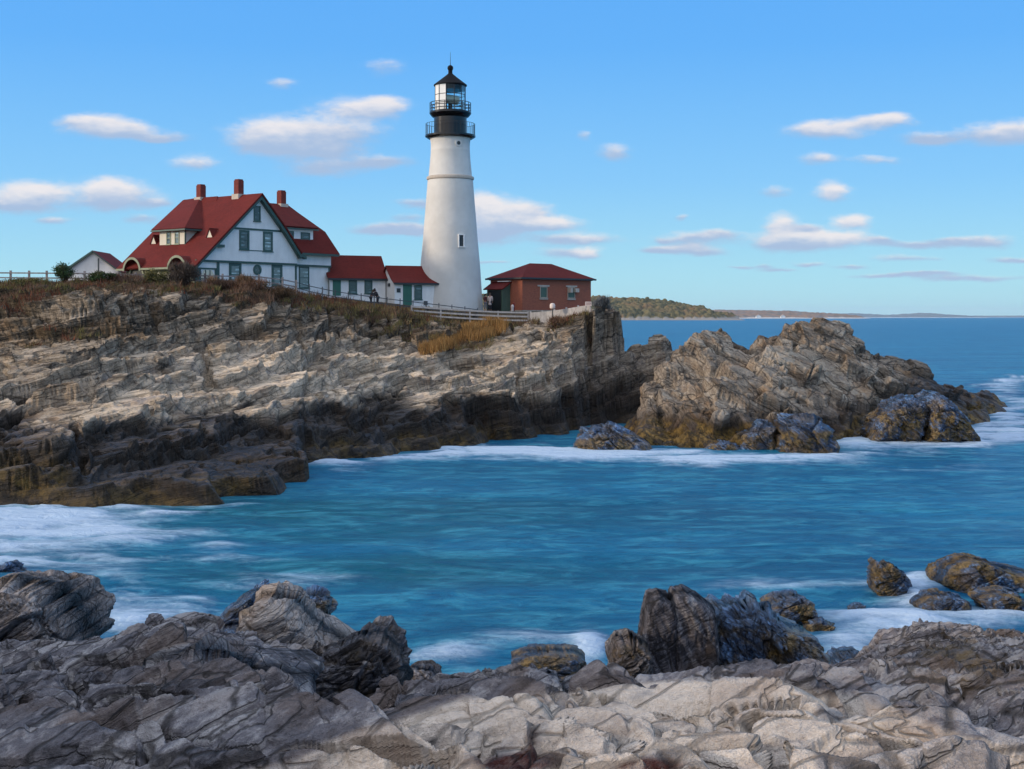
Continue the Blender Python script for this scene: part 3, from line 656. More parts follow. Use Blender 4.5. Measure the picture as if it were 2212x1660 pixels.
rock('boulder', [(1648,1305),(1680,1286),(1720,1281),(1750,1298),(1764,1322),(1700,1340),(1650,1340)], 39.5, .9, 'dark weedy rock just behind the blue sheened crag', mat=M_wet_sheen, s=12, wet=.8, algae=.8, size=.5)
rock('boulder', [(1733,1345),(1770,1334),(1804,1347),(1795,1366),(1740,1364)], 38.5, .45, 'flat black rock in the foam right of the dark weedy rock', mat=M_wet_sheen, s=13, wet=1, algae=.5, size=.4)
rock('boulder', [(1104,1418),(1130,1403),(1200,1398),(1252,1402),(1270,1420),(1264,1455),(1235,1490),(1130,1490),(1108,1450)], 33, .9, 'rounded dark flat topped boulder washed by a wave off the near shore', mat=M_wet_sheen, s=14, wet=.7, algae=.9, size=.6, Bv=B_flat, rough=.7, tintoff=-.2)
rock('boulder', [(866,1500),(872,1455),(892,1440),(930,1440),(950,1458),(962,1500)], 25, .7, 'smooth brown boulder wedged right of the large dark block', s=15, size=.9, rough=.5, algae=.2, Bv=B_flat)
rock('standing_rock', [(1362,1520),(1376,1410),(1394,1300),(1400,1283),(1424,1277),(1446,1284),(1455,1300),(1458,1520)], 26, .6, 'tall narrow left slab of the upright split rock', s=16, size=1.6, rough=.15, Bv=B_up, box=.25, tintoff=-.15)
rock('standing_rock', [(1446,1520),(1448,1296),(1454,1278),(1478,1276),(1510,1290),(1542,1318),(1546,1430),(1540,1520)], 26.15, .7, 'broad right slab of the upright split rock with a slanting top', s=17, size=1.6, rough=.15, Bv=B_up, box=.25, tintoff=-.15)
rock('boulder', [(1308,1515),(1312,1405),(1330,1380),(1360,1374),(1395,1395),(1405,1440),(1400,1515)], 25, .8, 'knobbly brown and green rock at the left foot of the upright split rock', s=18, size=.45, algae=.35, wet=.2, rough=1.1)
rock('crag', [(1522,1400),(1528,1312),(1545,1298),(1562,1306),(1580,1298),(1602,1310),(1622,1290),(1640,1302),(1690,1340),(1740,1360),(1770,1395),(1790,1432),(1752,1446),(1700,1478),(1610,1510),(1470,1530),(1482,1450)], 27.5, 1.3, 'wet blue sheened crag with tan streaks leaning against the upright split rock', mat=M_wet_sheen, s=19, wet=.85, algae=.45, size=.55, Bv=B_up, rough=1.1, nt=240, npn=140)
rock('boulder', [(1788,1440),(1808,1408),(1850,1403),(1878,1430),(1874,1475),(1800,1475)], 30, .7, 'half submerged dark rock between the blue sheened crag and the grey outcrop', mat=M_wet_sheen, s=20, wet=.8, algae=.3, size=.5)
rock('boulder', [(-60,1270),(0,1256),(60,1248),(110,1256),(165,1274),(170,1292),(196,1322),(207,1362),(200,1390),(150,1440),(60,1460),(-60,1460)], 19, 1.5, 'tan layered block at the left edge with a steep dark right face', s=21, size=.95, rough=.8, box=.4, nt=240, npn=140, pale=.25)
rock('boulder', [(-60,1408),(0,1403),(50,1397),(92,1410),(97,1450),(70,1490),(-20,1510),(-60,1500)], 15.5, .7, 'small cracked block below the tan layered one at the left edge', s=22, size=.5, rough=1, box=.45)
rock('boulder', [(520,1352),(530,1328),(560,1284),(595,1279),(637,1293),(690,1342),(762,1392),(760,1420),(700,1440),(620,1415)], 18.5, .9, 'pinkish pointed boulder leaning up at the centre left', s=23, size=.9, rough=.6, box=.45, nt=240, npn=140, pale=.35, tintoff=.12)
rock('boulder', [(640,1440),(700,1405),(745,1384),(790,1362),(830,1366),(862,1400),(872,1440),(868,1490),(845,1530),(775,1570),(690,1530)], 17.5, 1.0, 'large dark block with black hollows and a brown right edge beside the pointed boulder', s=24, size=.9, rough=.8, box=.5, nt=240, npn=140, wet=.25, algae=.15, tintoff=-.1)
rock('boulder', [(462,1352),(500,1305),(540,1278),(562,1270),(572,1290),(560,1352)], 25, .9, 'wet purple slab slanting out of the water behind the pointed boulder', mat=M_wet_sheen, s=25, wet=1, algae=0, size=.6, Bv=B_fore)
rock('boulder', [(635,1345),(640,1285),(680,1279),(716,1290),(714,1325),(690,1345)], 26, .6, 'low wet rock right behind the tip of the pointed boulder', mat=M_wet_sheen, s=26, wet=.9, algae=.4, size=.5)
rock('boulder', [(-20,1250),(0,1222),(25,1212),(62,1235),(60,1252)], 47, .5, 'small dark rock in the white water above the tan layered block', mat=M_wet_sheen, s=27, wet=.7, algae=.1, size=.6)
rock('boulder', [(1085,1505),(1095,1478),(1128,1450),(1150,1448),(1165,1462),(1185,1452),(1205,1464),(1212,1505)], 19, .45, 'ribbed pale brown rock with upright layers above the white shelf', s=28, size=.35, rough=1, Bv=B_up)
rock('boulder', [(1213,1505),(1218,1475),(1250,1465),(1275,1480),(1280,1508)], 19.5, .4, 'small rounded brown rock right of the ribbed one', s=29, size=.5, rough=.5)
rock('slab', [(1500,1530),(1505,1508),(1600,1480),(1695,1457),(1722,1480),(1720,1500),(1600,1525)], 17, .7, 'flat topped brown slab slanting up behind the white shelf', s=30, size=.8, rough=.45, box=.35, Bv=B_flat)
rock('slab', [(340,1500),(500,1495),(640,1500),(700,1475),(690,1462),(560,1440),(430,1400),(330,1425),(290,1450)], 10.2, .9, 'long light streaked slab lying across the left foreground', s=31, size=.8, rough=.7, box=.5, nt=260, npn=160, tintoff=.12)
print('rocks', time.time()-T0)

# ---------------------------------------------------------------- water
FOAM = [(60,1120,250,36,.95),(-50,1180,230,58,.85),(150,1150,230,24,.5),(60,1225,240,24,.45),(250,1310,90,70,.55),(330,1340,160,35,.8),(430,1300,90,22,.45),(650,1243,140,12,.65),(480,1190,50,14,.35),(500,1215,120,8,.35),
(560,1262,160,10,.4),(760,1012,90,9,.7),(700,1008,60,10,.6),(850,993,60,8,.7),(960,985,80,14,.8),(1100,985,150,15,1),(1250,982,120,14,.9),(1400,990,180,14,.9),(1600,992,160,14,1),(1760,992,90,12,.7),
(1230,962,60,6,.35),(1850,950,70,22,.9),(1930,948,90,22,1),(2030,965,110,16,.8),(2120,945,90,25,.9),(2190,890,60,35,.8),(2160,840,60,22,.6),(2200,820,40,12,.8),(2190,925,90,16,.6),(2050,1010,200,8,.3),(1900,985,100,8,.35),
(1960,1285,90,35,.7),(1900,1340,155,27,.88),(2050,1345,165,20,.75),(1850,1385,105,30,.75),(1830,1425,70,22,.6),(2190,1345,90,14,.7),(1990,1255,30,25,.5),(1700,1268,180,16,.35),(1600,1278,120,14,.3),(2000,1300,60,14,.7),(1580,1240,220,10,.2),
(1170,1392,120,16,.45),(1000,1418,85,20,.5),(940,1432,70,12,.35),(1290,1430,35,40,.9),(1100,1375,140,12,.25),(1330,1330,160,18,.2),(1040,1450,60,16,.35),(1300,1390,60,30,.35),(1180,1480,90,14,.5),
(700,1190,300,6,.15),(1500,1130,500,5,.12),(1000,1170,300,5,.12),(1800,1180,300,6,.15),(350,1165,160,12,.4),(2100,1070,250,6,.15),(60,1090,140,10,.8),(300,1102,160,7,.6),(500,1092,80,5,.35),(240,1210,120,8,.35)]
us = np.concatenate([np.linspace(-6000, -300, 40)[:-1], np.linspace(-300, 2500, 900), np.linspace(2500, 8000, 40)[1:]])
Ds = np.concatenate([np.geomspace(8, 20, 30)[:-1], np.geomspace(20, 180, 900), np.geomspace(181, 45000, 160)])
U, D = np.meshgrid(us, Ds); U = U.ravel(); D = D.ravel()
X = (U-UC)/F*D; v0 = VH+H/D*F
foam = np.zeros(len(U))
q = np.stack([X, D*.6, np.zeros_like(X)], 1)
near = D < 260
wu = np.zeros(len(U)); wv = np.zeros(len(U))
wu[near] = fbm(q[near]/5, 4, 60)*70; wv[near] = fbm(q[near]/4, 4, 61)*18
for (cu, cv, ru, rv, a) in FOAM:
    foam = foam+a*np.exp(-(((U+wu-cu)/ru)**2+((v0+wv-cv)/rv)**2))
qs = np.stack([X/7, D/1.6, np.zeros_like(X)], 1)
st = np.zeros(len(U)); st[near] = fbm(qs[near]+np.stack([wu[near]*.02]*3, 1), 5, 62, .6)
foam = np.clip(foam*(1+st*1.3), 0, 1.3)
Z = np.zeros(len(U)); Z[near] = (foam[near]*.16+fbm(np.stack([X[near]/6, D[near]/2.2, 0*X[near]], 1), 3, 63)*.16)*sstep(D[near], 10, 20)
teal = np.clip(1.1*ell(U, v0, 600, 1180, 900, 200), 0, 1)
MW, nt, b = new_mat('sea_water'); g = G(nt); p = g.pos()
fo = g.attr('foam')
sx = g.n('ShaderNodeSeparateXYZ'); nt.links.new(p, sx.inputs[0])
streak = g.noise(g.map(p, scale=(.32, .62, 1)), 1.0, 8, .66, .8)
streak2 = g.noise(g.map(p, scale=(1.1, 2.0, 1)), 1.0, 6, .68, .5)
big = g.noise(g.map(p, scale=(.03, .09, 1)), 1.0, 4, .5)
wc = g.mix(g.attr('teal'), (.004, .085, .20), (.003, .10, .145))
wc = g.mix(g.ramp(big, .35, .65), wc, (.008, .15, .29))
wc = g.mix(g.math('MULTIPLY', g.ramp(streak, .44, .66), .55), wc, (.06, .34, .47))
wc = g.mix(g.math('MULTIPLY', g.ramp(streak2, .34, .55, 1, 0), .6), wc, (.003, .06, .14))
ff = g.math('MULTIPLY_ADD', g.math('SUBTRACT', streak, .5), 1.0, fo)
lace = g.noise(g.map(p, scale=(2.2, 2.2, 1)), 1.0, 7, .7, 1.5)
ff = g.math('MULTIPLY_ADD', g.math('SUBTRACT', streak2, .5), .5, ff)
ff = g.math('MULTIPLY_ADD', g.math('SUBTRACT', lace, .5), .7, ff)
ff = g.math('MULTIPLY', g.ramp(ff, .10, 1.3), g.ramp(fo, .02, .35))
wc = g.mix(g.math('MULTIPLY', ff, .88), wc, (.52, .65, .81))
g.put(b.inputs['Base Color'], wc)
g.put(b.inputs['Roughness'], g.ramp(ff, 0, .5, .33, .9, False))
b.inputs['IOR'].default_value = 1.33
g.put(b.inputs['Specular IOR Level'], g.ramp(ff, 0, .5, .14, .05, False))
dd = g.vm('LENGTH', p)
hh = g.math('MULTIPLY_ADD', streak2, .5, streak)
hh = g.math('ADD', hh, g.math('MULTIPLY', g.noise(g.map(p, scale=(1.6, 5, 1)), 1.0, 4, .6), .22))
hh = g.math('ADD', hh, g.math('MULTIPLY', g.noise(g.map(p, scale=(.02, .09, 1)), 1.0, 4, .6), 5.0))
g.put(b.inputs['Normal'], g.bump(hh, .8, .42))
wo_ = np_mesh('water', np.stack([X, D, Z], 1), grid_quads(len(Ds), len(us))[:, ::-1], MW, dict(foam=foam, teal=teal), smooth=True)
tag(wo_, kind='structure')
print('water', time.time()-T0)
# ---------------------------------------------------------------- building materials
M_white = flat_mat('white_clapboard', (.82, .82, .81), .65, .05, .8)
def clap(m, step=.13):
    nt = m.node_tree; g = G(nt); b = [n for n in nt.nodes if n.type == 'BSDF_PRINCIPLED'][0]
    sx = g.n('ShaderNodeSeparateXYZ'); nt.links.new(g.pos(), sx.inputs[0])
    w = g.math('FRACT', g.math('MULTIPLY', sx.outputs[2], 1/step))
    g.put(b.inputs['Normal'], g.bump(w, .6, .02))
clap(M_white)
M_cream = flat_mat('cream_and_sunlit_white', (.62, .58, .48), .65, .05, .8)  # sun's warm tint painted into white dormer walls; also the beacon's own cream
M_trim = flat_mat('green_trim', (.035, .085, .075), .5, .1, 1.5)
M_ltrim = flat_mat('pale_green_trim', (.22, .25, .17), .6, .1, 1.5)
M_porch = flat_mat('porch_wall', (.15, .17, .12), .8, .15, 1.5)
M_blk = flat_mat('black_metal', (.004, .004, .006), .16, .2, 2)
M_blk2 = flat_mat('dark_opening', (.006, .010, .010), .5, .2, 2)
M_rblk = flat_mat('lantern_roof_black', (.006, .007, .010), .7, .1, 2, spec=.15)
M_plate = flat_mat('dark_plate', (.02, .025, .03), .4, .1, 2)
M_iron = flat_mat('iron_rail', (.05, .06, .07), .5, .1, 2)
M_conc = flat_mat('concrete', (.40, .34, .28), .9, .1, 2)
M_lint = flat_mat('stone_lintel', (.48, .42, .36), .8, .1, 2)
M_dgreen = flat_mat('green_door_paint', (.03, .13, .09), .5, .08, 1)
M_gwall = flat_mat('green_wall', (.07, .12, .09), .6, .1, 1)
M_signw = flat_mat('sign_board', (.70, .58, .52), .6, .05, 2)
M_redp = flat_mat('red_paint', (.20, .015, .01), .5, .1, 3)
def shingle(name, col, step=.22):
    m, nt, b = new_mat(name); g = G(nt); p = g.pos()
    sx = g.n('ShaderNodeSeparateXYZ'); nt.links.new(p, sx.inputs[0])
    w = g.math('FRACT', g.math('MULTIPLY', sx.outputs[2], 1/step))
    n = g.noise(p, .5, 5, .6); n2 = g.noise(g.map(p, scale=(3, 3, 9)), 1.2, 3, .6)
    f = g.math('MULTIPLY_ADD', n2, .5, g.math('MULTIPLY', n, .5))
    g.put(b.inputs['Base Color'], g.mix(g.ramp(f, .3, .7), tuple(c*.72 for c in col), tuple(c*1.15 for c in col)))
    b.inputs['Roughness'].default_value = .85; b.inputs['Specular IOR Level'].default_value = .2
    g.put(b.inputs['Normal'], g.bump(g.math('ADD', w, n2), .5, .03)); return m
M_roof = shingle('red_roof', (.125, .016, .013))
m, nt, b = new_mat('brick'); g = G(nt); M_brick = m
bt = g.n('ShaderNodeTexBrick'); bt.inputs['Scale'].default_value = 1.0
bt.inputs['Brick Width'].default_value = .22; bt.inputs['Row Height'].default_value = .075; bt.inputs['Mortar Size'].default_value = .008
bt.inputs['Color1'].default_value = (.38, .10, .05, 1); bt.inputs['Color2'].default_value = (.26, .065, .036, 1); bt.inputs['Mortar'].default_value = (.20, .12, .09, 1)
so_ = g.obj(); s1 = g.n('ShaderNodeSeparateXYZ'); nt.links.new(so_, s1.inputs[0]); c1 = g.n('ShaderNodeCombineXYZ')
nt.links.new(g.math('ADD', s1.outputs[0], s1.outputs[1]), c1.inputs[0]); nt.links.new(s1.outputs[2], c1.inputs[1])
nt.links.new(c1.outputs[0], bt.inputs['Vector'])
g.put(b.inputs['Base Color'], g.mix(g.ramp(g.noise(so_, .9, 5, .6), .35, .7, 0, .55), bt.outputs[0], (.34, .10, .055))); b.inputs['Roughness'].default_value = .9
M_chim = flat_mat('chimney_brick', (.17, .03, .022), .9, .2, 4)
def glass_mat(name, col, lines=True):
    m, nt, b = new_mat(name); g = G(nt); p = g.pos(); sx = g.n('ShaderNodeSeparateXYZ'); nt.links.new(p, sx.inputs[0])
    w = g.math('GREATER_THAN', g.math('FRACT', g.math('MULTIPLY', sx.outputs[2], 2.6)), .55)
    n = g.noise(p, 1.4, 2, .5)
    g.put(b.inputs['Base Color'], g.mix(g.math('MULTIPLY', w, g.ramp(n, .4, .7)), col, tuple(min(1, c*3.2+.03) for c in col)) if lines else col+(1,))
    b.inputs['Roughness'].default_value = .12; b.inputs['Specular IOR Level'].default_value = .6; return m
M_pane = glass_mat('window_pane', (.035, .06, .07))
M_paneb = glass_mat('blind_pane', (.13, .18, .19))
M_lit = flat_mat('cream_window_glow', (.70, .66, .50), .6, .05, 1)  # cream window glow painted as a plain base colour
m, nt, b = new_mat('tower_paint'); M_tower = m; g = G(nt); o_ = g.obj()
n = g.noise(o_, .35, 6, .6); n2 = g.noise(g.map(o_, scale=(1, 1, .15)), 1.6, 5, .65); n3 = g.noise(o_, 1.6, 5, .6)
st_ = g.n('ShaderNodeSeparateXYZ'); nt.links.new(o_, st_.inputs[0])
c = g.mix(g.ramp(n, .35, .7), (.55, .54, .515), (.64, .63, .605))
c = g.mix(g.math('MULTIPLY', g.ramp(n2, .55, .8), .35), c, (.45, .41, .34))
spt = g.n('ShaderNodeTexVoronoi'); g.put(spt.inputs['Vector'], o_); spt.inputs['Scale'].default_value = .9
c = g.mix(g.ramp(spt.outputs['Distance'], .02, .06, .5, 0), c, (.2, .17, .13))
g.put(b.inputs['Base Color'], c); b.inputs['Roughness'].default_value = .75
v3 = g.n('ShaderNodeTexVoronoi'); g.put(v3.inputs['Vector'], g.map(o_, scale=(1.3, 1.3, 2.2))); v3.inputs['Scale'].default_value = 1.2
g.put(b.inputs['Normal'], g.bump(g.math('ADD', n3, g.math('MULTIPLY', v3.outputs['Distance'], .6)), .35, .06))
m, nt, b = new_mat('lantern_glass'); M_lglass = m
b.inputs['Base Color'].default_value = (.75, .93, .95, 1); b.inputs['Transmission Weight'].default_value = 1; b.inputs['Roughness'].default_value = .02; b.inputs['IOR'].default_value = 1.12; b.inputs['Alpha'].default_value = .55

class Frame:
    def __init__(s, u, D, yaw):
        s.o = np.array([(u-UC)/F*D, D, 0]); t = rad(yaw); s.yaw = t
        s.a = np.array([math.cos(t), math.sin(t), 0]); s.b = np.array([-math.sin(t), math.cos(t), 0])
    def _hit(s, u, v, n, p):
        d = np.array([(u-UC)/F, 1, -(v-VH)/F]); o = np.array([0, 0, H]); k = np.dot(n, p-o)/np.dot(n, d); q = o+d*k-s.o
        return np.dot(q, s.a), np.dot(q, s.b), (o+d*k)[2]
    def ft(s, u, v, t=0):          # on the plane t = const: returns (s, z)
        r = s._hit(u, v, s.b, s.o+s.b*t); return r[0], r[2]
    def fs(s, u, v, ss=0):
        r = s._hit(u, v, s.a, s.o+s.a*ss); return r[1], r[2]
def root(fr, name, z, label, cat, group=None): return empty(name, (fr.o[0], fr.o[1], z), fr.yaw, label, cat, group)
class MZ(MB):
    def __init__(s, dz): super().__init__(); s.dz = dz
    def build(s, *a, **k):
        s.v = [(x, y, z-s.dz) for x, y, z in s.v]; return super().build(*a, **k)
def win(par, dz, s0, s1, z0, z1, t, pane=M_pane, frame=M_trim, w=.11, name='window', rail=True, axis='t', proud=.06):
    """window facing -t (axis 't') or facing -s (axis 's', s0..s1 then run along t)"""
    def bx(mb, a0, a1, d0, d1, b0, b1):
        if axis == 't': mb.box(a0, a1, d0, d1, b0, b1)
        else: mb.box(d0, d1, a0, a1, b0, b1)
    f = MZ(dz)
    bx(f, s0, s0+w, t-proud, t+.02, z0, z1); bx(f, s1-w, s1, t-proud, t+.02, z0, z1)
    bx(f, s0+w, s1-w, t-proud, t+.02, z1-w, z1); bx(f, s0+w, s1-w, t-proud, t+.02, z0, z0+w*.8)
    if rail: bx(f, s0+w, s1-w, t-proud*.8, t+.02, (z0+z1)/2-.03, (z0+z1)/2+.03)
    fo = f.build(name, frame, par)
    p = MZ(dz); bx(p, s0+w, s1-w, t-.02, t+.01, z0+w*.8, z1-w); p.build('pane', pane, fo)
    s = MZ(dz); bx(s, s0-.06, s1+.06, t-proud-.06, t+.01, z0-.07, z0-.002); s.build('sill', frame, fo)
    return fo

# ---------------------------------------------------------------- keeper's house
fr = Frame(419.6, 121, 52); HZ = 9.6
hs_ = root(fr, 'house', HZ, "white two storey keeper's house with steep red roofs, green trim and three chimneys", 'house')
def m(): return MZ(HZ)
pts = [(.35, 0, HZ), (12.3, 0, HZ), (12.3, 0, 15.2), (7.48, 0, 20.3), (.35, 0, 14.02)]
w_ = m().prism(pts, (0, 10.1, 0)); w_.box(12.3, 17.1, .3, 8.2, HZ, 15.35)
wall = w_.build('wall', M_white, hs_)
j = m().prism([(.3, -.14, 14.18), (12.36, -.14, 14.18), (12.36, -.14, 15.15), (7.48, -.14, 20.25), (.5, -.14, 14.18)], (0, .138, 0))
j.box(12.37, 17.2, .14, .298, 14.12, 15.34); j.build('upper_wall', M_white, hs_)
tr = m()
tr.box(.1, 12.36, -.17, -.002, 13.98, 14.17); tr.box(12.37, 17.22, .1, .297, 13.93, 14.11)
tr.box(3.95, 10.75, -.20, -.142, 17.12, 17.3); tr.box(12.2, 12.42, -.05, -.003, 11, 13.97); tr.box(2.55, 2.85, -.06, -.003, 11, 13.97)
tr.box(17.0, 17.16, .22, .296, 11, 13.92); tr.box(0.05, .33, -.05, .3, 11, 14.0)
tr.build('trim_board', M_trim, hs_)
rk = m()
def rake(mb, a, b_, t0, dep=.5, h=.42):
    mb.prism([(a[0], t0, a[1]), (b_[0], t0, b_[1]), (b_[0], t0, b_[1]-h), (a[0], t0, a[1]-h)], (0, dep, 0))
rake(rk, (-.42, 13.55), (7.48, 20.5), -.62, .46); rake(rk, (7.48, 20.5), (10.6, 17.35), -.62, .46, .5); rake(rk, (10.6, 17.35), (12.5, 15.15), -.62, .46, .5); rake(rk, (12.5, 15.15), (13.2, 14.9), -.62, .46, .3)
rk.box(2.2, 3.1, -.5, -.145, 15.35, 15.6)
rk.box(12.0, 17.75, -.48, -.3, 15.02, 15.24)
rk.build('rake_board', M_trim, hs_)
rf = m()
rf.slab([(-.5, -.7, 13.55), (7.48, -.7, 20.65), (7.48, 10.9, 20.65), (-.5, 10.9, 13.55)], .16)
rf.slab([(7.48, -.7, 20.65), (10.6, -.7, 17.5), (10.6, 10.9, 17.5), (7.48, 10.9, 20.65)], .16)
rf.slab([(10.6, -.7, 17.5), (12.6, -.7, 15.2), (12.6, 10.9, 15.2), (10.6, 10.9, 17.5)], .16)
rf.slab([(8.2, 4, 20.2), (15.0, 4, 20.2), (17.25, 1.0, 17.55), (10.8, 1.0, 17.55)], .16)
rf.slab([(10.8, 1.0, 17.55), (17.25, 1.0, 17.55), (17.85, -.5, 15.25), (12.2, -.5, 15.25)], .16)
rf.slab([(15.0, 4, 20.2), (17.25, 1.0, 17.55), (17.25, 7.2, 17.55)], .16)
rf.slab([(17.25, 1.0, 17.55), (17.85, -.5, 15.25), (17.85, 8.7, 15.25), (17.25, 7.2, 17.55)], .16)
rf.slab([(15.0, 4, 20.2), (17.25, 7.2, 17.55), (8.2, 7.2, 17.55), (8.2, 4, 20.2)], .16)
rf.slab([(17.25, 7.2, 17.55), (17.85, 8.7, 15.25), (8.2, 8.7, 15.25), (8.2, 7.2, 17.55)], .16)
roof = rf.build('roof', M_roof, hs_)
# wall dormer on the sunny slope
dm = m().box(2.0, 6.2, 3.8, 7.6, 15.3, 17.08); dmo = dm.build('dormer', M_cream, hs_)
dr = m()
dr.slab([(1.55, 3.3, 17.25), (7.4, 8.3, 20.72), (1.55, 8.3, 17.25)], .17); dr.slab([(1.55, 8.3, 17.25), (7.4, 8.3, 20.72), (7.3, 10.85, 20.6)], .17)
dr.slab([(1.55, 3.3, 17.24), (4.3, 3.3, 17.24), (7.4, 8.3, 20.71)], .17); dr.slab([(4.3, 3.3, 17.24), (7.4, 5.7, 20.70), (7.4, 8.3, 20.71)], .17)
dr.prism([(1.7, 3.45, 17.22), (4.1, 3.45, 17.22), (7.2, 5.8, 20.4), (7.2, 8.2, 20.4), (1.7, 8.2, 17.22)], (0, 0, -.25))
dro = dr.build('dormer_roof', M_roof, dmo)
tt = m().box(1.5, 1.62, 3.25, 8.35, 17.02, 17.17).box(1.63, 3.5, 3.22, 3.3, 17.0, 17.16).box(1.93, 2.05, 3.74, 3.84, 15.4, 17.05); tt.build('dormer_trim', M_trim, dmo)
win(dmo, HZ, 5.9, 6.55, 15.8, 16.98, 2.0, M_pane, M_ltrim, .09, axis='s'); win(dmo, HZ, 4.65, 5.3, 15.8, 16.98, 2.0, M_paneb, M_ltrim, .09, axis='s')
# shaded dormer on the right wing
d2 = m().box(9.5, 15.0, .4, 4, 15.7, 17.62); d2o = d2.build('dormer', M_white, hs_)
m().slab([(8.6, 4.05, 20.3), (14.95, 4.05, 20.3), (15.35, .0, 17.8), (9.6, .0, 17.8)], .16).build('dormer_roof', M_roof, d2o)
m().box(9.8, 15.38, -.06, .02, 17.5, 17.64).build('dormer_trim', M_trim, d2o)
win(d2o, HZ, 13.35, 14.55, 16.15, 17.3, .4, M_pane, M_trim, .12); win(d2o, HZ, 11.5, 12.4, 16.5, 17.35, .4, M_pane, M_trim, .12)
for (ss, tt_) in ((2.6, 1.0), (2.2, 8.75)):
    zb = 13.55+(ss+.5)*.89
    v_ = m().prism([(ss-.02, tt_-.42, zb), (ss-.02, tt_+.42, zb), (ss-.02, tt_, zb+.75)], (.9, 0, 0)); vo = v_.build('vent_dormer', M_cream, hs_)
    m().slab([(ss-.1, tt_-.5, zb-.02), (ss-.1, tt_, zb+.86), (ss+1.2, tt_, zb+.86), (ss+1.2, tt_-.5, zb-.02)], .05).slab([(ss-.1, tt_+.5, zb-.02), (ss-.1, tt_, zb+.87), (ss+1.2, tt_, zb+.87), (ss+1.2, tt_+.5, zb-.02)], .05).build('vent_roof', M_roof, vo)
for (ss, tt_, zt, zb) in ((7.48, 8.3, 22.0, 20), (7.48, 2.7, 22.15, 20), (14.1, 4.0, 21.65, 19.5)):
    c_ = m().box(ss-.33, ss+.33, tt_-.33, tt_+.33, zb, zt-.12).box(ss-.28, ss+.28, tt_-.28, tt_+.28, zt-.12, zt)
    co_ = c_.build('chimney', M_chim, roof); m().box(ss-.48, ss+.48, tt_-.48, tt_+.48, 20.2 if ss < 10 else 19.9, 20.72 if ss < 10 else 20.3).build('flashing', M_lint, co_)
for (a, b_, c, d, pn) in ((4.0, 5.45, 11.9, 13.97, M_paneb), (9.2, 10.55, 11.9, 13.97, M_paneb)): win(hs_, HZ, a, b_, c, d, 0, pn, M_trim, .26)
win(hs_, HZ, 13.0, 14.35, 11.8, 13.92, .3, M_paneb, M_trim, .14)
win(hs_, HZ, 5.1, 6.3, 15.25, 17.08, -.14, M_pane, M_trim, .2); win(hs_, HZ, 8.0, 9.2, 15.2, 17.08, -.14, M_paneb, M_trim, .2)
win(hs_, HZ, 6.85, 7.68, 18.0, 19.45, -.14, M_pane, M_trim, .12)
m().box(6.3, 8.0, -.17, -.143, 15.18, 15.26).build('window_band', M_trim, hs_)
rw = MZ(HZ)
ring = []
for r0, r1, y0, y1, nm, mt in ((.30, .50, -.08, -.01, 'round_window', M_trim), (0, .30, -.04, -.01, 'pane', M_pane)):
    q_ = MZ(HZ); n_ = 28
    for k in range(n_):
        a0, a1 = 2*math.pi*k/n_, 2*math.pi*(k+1)/n_
        pp = [(7.4+r*math.cos(a), y0, 13.43+r*math.sin(a)) for r, a in ((r0, a0), (r1, a0), (r1, a1), (r0, a1))]
        if r0 == 0: pp = pp[1:] if False else [pp[0], pp[1], pp[2]]
        q_.prism(pp, (0, y1-y0, 0))
    ring.append(q_.build(nm, mt, ring[0] if ring else hs_))
# porch side (towards the sea, left)
po = m().box(.02, .33, 0.02, 10.08, HZ, 13.7).build('porch_wall', M_porch, hs_)
for tc_ in (1.75, 8.35):
    ar = MZ(HZ); dk = MZ(HZ); eb = MZ(HZ); n_ = 16
    for k in range(n_):
        a0, a1 = math.pi*k/n_, math.pi*(k+1)/n_
        ar.prism([(-.12, tc_+r*math.cos(a), 12.75+r*.95*math.sin(a)) for r, a in ((.98, a0), (1.18, a0), (1.18, a1), (.98, a1))], (.13, 0, 0))
        dk.prism([(-.03, tc_, 12.75), (-.03, tc_+.98*math.cos(a0), 12.75+.93*math.sin(a0)), (-.03, tc_+.98*math.cos(a1), 12.75+.93*math.sin(a1))], (.04, 0, 0))
        eb.prism([(-.62, tc_+r*math.cos(a), 13.3+(r)*.95*math.sin(a)) for r, a in ((1.15, a0), (1.32, a0), (1.32, a1), (1.15, a1))], (2.0, 0, 0))
    dk.box(-.03, .01, tc_-.95, tc_+.95, 11, 12.75)
    eb.build('eyebrow_roof', M_roof, hs_); ao = ar.build('arch', M_ltrim, hs_); dk.build('arch_shade', M_blk2, ao)  # solid near black panel paints the shade inside each arch
    m2 = MZ(HZ)
    for k in range(n_):
        a0, a1 = math.pi*k/n_, math.pi*(k+1)/n_
        m2.prism([(-.66, tc_+r*math.cos(a), 13.28+r*.95*math.sin(a)) for r, a in ((1.13, a0), (1.36, a0), (1.36, a1), (1.13, a1))], (.035, 0, 0))
    m2.build('eyebrow_trim', M_ltrim, hs_)
for q0, q1 in ((-.6, .5), (3.1, 7.0), (9.7, 10.8)): m().box(-.64, -.5, q0, q1, 13.34, 13.52).build('eave_board', M_ltrim, hs_)
for tc_ in (4.0, 5.05, 6.1):
    m().prism([(0, tc_-.36, 11.2), (0, tc_+.36, 11.2), (0, tc_+.36, 12.7), (0, tc_, 13.2), (0, tc_-.36, 12.7)], (-.03, 0, 0)).build('pointed_window', M_lit, hs_)
    m().prism([(0, tc_-.24, 11.2), (0, tc_+.24, 11.2), (0, tc_+.24, 12.6), (0, tc_, 12.95), (0, tc_-.24, 12.6)], (-.05, 0, 0)).build('pointed_pane', M_porch, hs_)
pw_ = m().prism([(.75, -.02, 11.3), (2.3, -.02, 11.3), (2.3, -.02, 12.75), (1.95, -.02, 13.25), (1.1, -.02, 13.25), (.75, -.02, 12.75)], (0, -.03, 0)).build('porch_window', M_lit, hs_)
